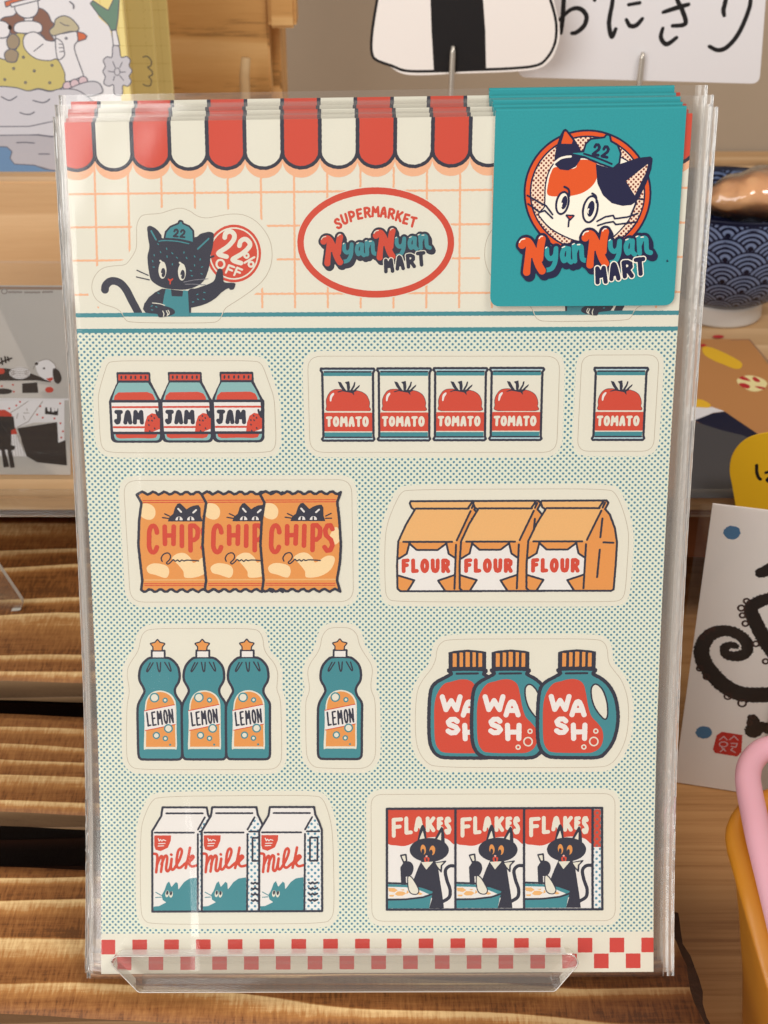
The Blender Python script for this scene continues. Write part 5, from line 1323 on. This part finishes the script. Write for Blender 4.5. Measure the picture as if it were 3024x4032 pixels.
shape(M['leaf'], [(775,30),(800,5),(850,40),(930,90),(970,10),(985,-200),(1020,-200),(1025,0),(1015,150),(1000,255),(955,262),(930,210),(850,130)], True, False)
shape(M['cardw'], [(960,262),(1000,258),(1028,390),(975,400)], True, False)
shape(M['lgrey'], [(970,400),(1000,392),(1025,405),(1040,490),(1090,485),(1120,520),(1110,565),(1135,610),(1110,655),(1128,700),(1100,740),(1055,735),(1050,810),(985,810),(975,730),(935,740),(892,715),(905,660),(885,615),(905,570),(888,520),(920,488),(962,490)])
a.lines(ol, [A(p) for p in ([(970,530),(990,580)],[(1050,535),(1030,580)],[(930,612),(985,620)],[(1035,620),(1078,618)],[(985,655),(975,690)],[(1030,650),(1062,690)])], 1.8); a.lines(ol, [A(ellipse(1007,616,24,32).tolist()+[(1031,616)])], 1.6)
shape(M['brn'], [(0,190),(30,150),(120,130),(180,60),(340,70),(390,95),(420,130),(440,180),(465,210),(430,260),(440,300),(465,345),(400,350),(370,310),(300,260),(200,280),(100,290),(60,200)])
shape(M['cardw'], [(135,95),(180,140),(240,155),(300,135),(330,80),(325,0),(330,-150),(120,-150),(125,40)]); shape(M['beak'], [(40,15),(90,0),(160,-20),(250,-40),(250,-10),(160,20),(50,60)], True, False)
shape(M['cardw'], [(100,60),(340,0),(350,-40),(90,30)], True, False)
shape(M['olive'], [(-60,500),(60,510),(150,400),(130,300),(190,285),(250,330),(330,460),(500,510),(550,600),(572,700),(520,760),(430,780),(330,760),(240,780),(120,750),(-60,740)])
shape(M['cardw'], [(208,158),(285,150),(282,185),(210,185)], True, False); shape(M['cardw'], [(120,255),(130,210),(180,185),(280,180),(350,205),(363,250),(340,278),(240,285),(150,280)])
shape(M['cardw'], [(200,370),(205,320),(240,285),(300,275),(360,310),(400,345),(470,350),(485,300),(560,285),(650,270),(665,300),(668,350),(640,420),(715,640),(700,660),(570,700),(555,620),(495,510),(430,520),(330,510),(260,470),(215,420)])
shape(M['beige'], [(425,265),(465,220),(480,165),(540,135),(600,150),(650,195),(678,240),(660,268),(600,270),(520,290),(455,305)])
shape(M['beak'], [(665,270),(720,285),(748,308),(735,335),(672,355)], True, False)
shape(M['cardw'], [(478,340),(520,348),(540,375),(550,420),(552,480),(495,505)]); a.lines(ol, [A(p) for p in ([(508,378),(532,380)],[(510,410),(545,408)],[(515,444),(548,440)],[(292,440),(370,378)],[(518,192),(555,215),(595,220)])], 1.8)
shape(M['tan2'], [(60,340),(105,290),(160,320),(165,380),(130,420),(75,410)]); shape(M['tan2'], [(40,460),(90,420),(155,450),(150,500),(130,532),(60,525)]); shape(M['cardw'], [(-40,190),(40,185),(85,235),(70,310),(0,325),(-60,300)])
a.lines(M['dogb'], [A([(85,230),(86,240)])], 7)
a.lines(ol, [A(ellipse(x,y,9,9,n=10).tolist()+[(x+9,y)]) for x,y in ((202,490),(118,588),(295,608),(448,560),(42,682),(220,708),(428,710),(570,328))], 1.8)
for x, y, r in ((580,738,38),(643,718,38),(714,693,38)): shape(M['pinkd'], ellipse(x,y,r,r,n=14))
shape(M['lgrey'], [(560,790),(640,740),(740,705),(820,700),(865,730),(872,800),(700,830)], True)
shape(M['lgrey'], [(-700,800),(-100,745),(120,750),(240,780),(330,765),(430,785),(520,765),(700,790),(900,1000),(700,1020),(440,1045),(250,1085),(-700,1090)], True)
shape(M['lgrey'], [(-700,1090),(250,1085),(440,1045),(900,1000),(1050,1160),(440,1170),(330,1155),(220,1160),(100,1160),(-700,1170)], True, False)
shape(M['mgrey'], [(-700,1170),(100,1160),(220,1158),(330,1160),(440,1175),(1050,1160),(1060,1500),(440,1460),(300,1420),(120,1410),(85,1350),(100,1300),(60,1260),(-700,1240)], True, False)
shape(M['blue'], [(-700,1240),(60,1260),(105,1300),(88,1360),(125,1408),(300,1418),(380,1450),(600,1480),(1060,1500),(1068,1560),(-700,1560)], True, False)
a.lines(ol, [A(p) for p in ([(15,830),(60,855),(95,858),(145,828)],[(285,862),(360,880),(400,872),(428,850)],[(172,965),(215,980),(260,980),(297,962)],[(145,1225),(220,1222),(297,1228)],[(335,1322),(425,1322)],[(135,1500),(290,1502)],[(600,12),(632,40),(632,70)])], 2.4, sm=True)
a.mesh('goose_print', cov)

dg = PlaneSurf(hit_z(0, 1870, SHELF_Z + .0004), (1, 0, 0), (0, .03, 1))
dgo = empty('dog_print', 'clear acrylic panel with black white and red print of a dog at table', 'print', loc=tuple(dg.o))
D = lambda pts: fl(dg, pts, 0, 980, 2.0476)
crd = prism('card', dg, D([(-700,296),(560,300),(568,1822),(-700,1815)]), .5, M['dogw'], dgo)
a = Art(dg, 0, 980, 2.0476, at=(200, 1500), step=.15)
a.poly(M['taupe'], [(-700,300),(520,306),(522,330),(-700,325)])
a.lines(M['dogg'], [[(70,348),(172,348)],[(200,350),(318,350)],[(345,348),(420,346)]], 8, wob=.1); a.lines(M['dogg'], [ellipse(35,342,22,20,n=14).tolist()+[(57,342)]], 5)
a.poly(M['dogb'], [(-700,960),(40,962),(110,970),(240,1000),(420,1068),(400,1075),(300,1060),(60,1062),(-700,1065)])
a.poly(M['dogw'], ellipse(20,1120,420,45)); 
a.poly(M['dogb'], [(178,1085),(300,1075),(310,1160),(180,1162)]); a.poly(M['dogb'], ellipse(20,1148,80,24))
a.poly(M['cardw'], ellipse(160,1000,84,48)); a.lines(M['dogg'], [ellipse(160,y,78-abs(y-990)*.3,16,n=20).tolist() for y in (975,990,1005,1020)], 2.5)
a.poly(M['cardw'], smooth([(285,920),(330,900),(390,890),(440,930),(460,1000),(430,1060),(380,1060),(310,1010)])); a.lines(M['dogg'], [smooth([(270,965),(300,915),(380,890),(440,930),(455,980)], False)], 3)
a.poly(M['dogb'], smooth([(425,985),(440,960),(480,990),(497,1050),(470,1088),(435,1060)])); a.poly(M['dogb'], ellipse(295,925,14,12)); a.poly(M['dogb'], ellipse(356,962,9,9))
a.poly(M['dogr'], [(370,1045),(425,1035),(428,1055),(400,1068)]); a.poly(M['dogr'], ellipse(398,1135,34,24)); a.poly(M['dogr'], ellipse(10,985,28,24))
a.lines(M['dogb'], [[(-20,930),(30,905),(95,880)],[(10,880),(20,930)],[(40,868),(48,915)],[(62,872),(72,902)]], 7)
a.lines(M['cardw'], [[(-700,1205),(560,1212)]], 7)
a.poly(M['cardw'], [(-100,1218),(520,1218),(520,1560),(470,1562),(462,1395),(270,1400),(140,1440),(-100,1440)])
a.polys(M['dogr'], [ellipse(x,y,9,8,n=10) for x,y in ((162,1232),(75,1285),(132,1262),(325,1268),(300,1335),(345,1360),(440,1365),(485,1245),(488,1405),(508,1470),(495,1520),(105,1095),(112,1150),(15,1105))])
a.lines(M['dogg'], [[(230,1225),(150,1280),(70,1330)],[(345,1228),(290,1300),(230,1390),(140,1438)],[(145,1325),(135,1365)],[(190,1345),(200,1375)],[(215,1285),(222,1305)],[(190,1322),(235,1322)]], 3)
a.polys(M['dogb'], [[(365,1275),(470,1285),(468,1342),(362,1330)],[(140,1445),(462,1395),(470,1562),(528,1540),(540,1745),(300,1720),(215,1670)]]); a.lines(M['cardw'], [[(390,1262),(395,1300)],[(425,1260),(428,1305)],[(455,1262),(452,1298)]], 11)
a.poly(M['dogr'], [(-300,1310),(40,1295),(95,1330),(115,1420),(140,1490),(60,1500),(-300,1500)])
a.poly(M['cardw'], [(-300,1490),(130,1495),(215,1672),(-300,1660)]); a.lines(M['dogg'], [[(20+k*18,1500),(20+k*22,1668)] for k in range(9)], 2)
a.poly(M['dogb'], [(-300,1345),(110,1350),(122,1450),(90,1462),(92,1580),(125,1590),(115,1620),(95,1622),(120,1760),(85,1765),(60,1620),(40,1615),(75,1755),(30,1762),(10,1620),(-300,1610)])
a.mesh('dog_drawing', crd)
pane = prism('clear_panel', dg, D([(-700,92),(600,98),(604,1846),(-700,1840)]), -2.2, M['clear'], dgo)

es = PlaneSurf(hit_z(82, 2405, .0004), (1, -.12, 0), (0, 0, 1))
eo = fl(es, rounded([(-260,1850),(-60,2150),(90,2372),(80,2404),(-400,2432),(-420,1850)], [0,0,14,8,0,0]))
easel = prism('acrylic_easel', es, eo, 1.6, M['clear'])
easel.data.materials.append(M['frost'])
for p in easel.data.polygons:
    if len(p.vertices) == 4: p.material_index = 1
tag(easel, 'clear acrylic easel whose triangular foot rests on the scorched planks', 'easel')
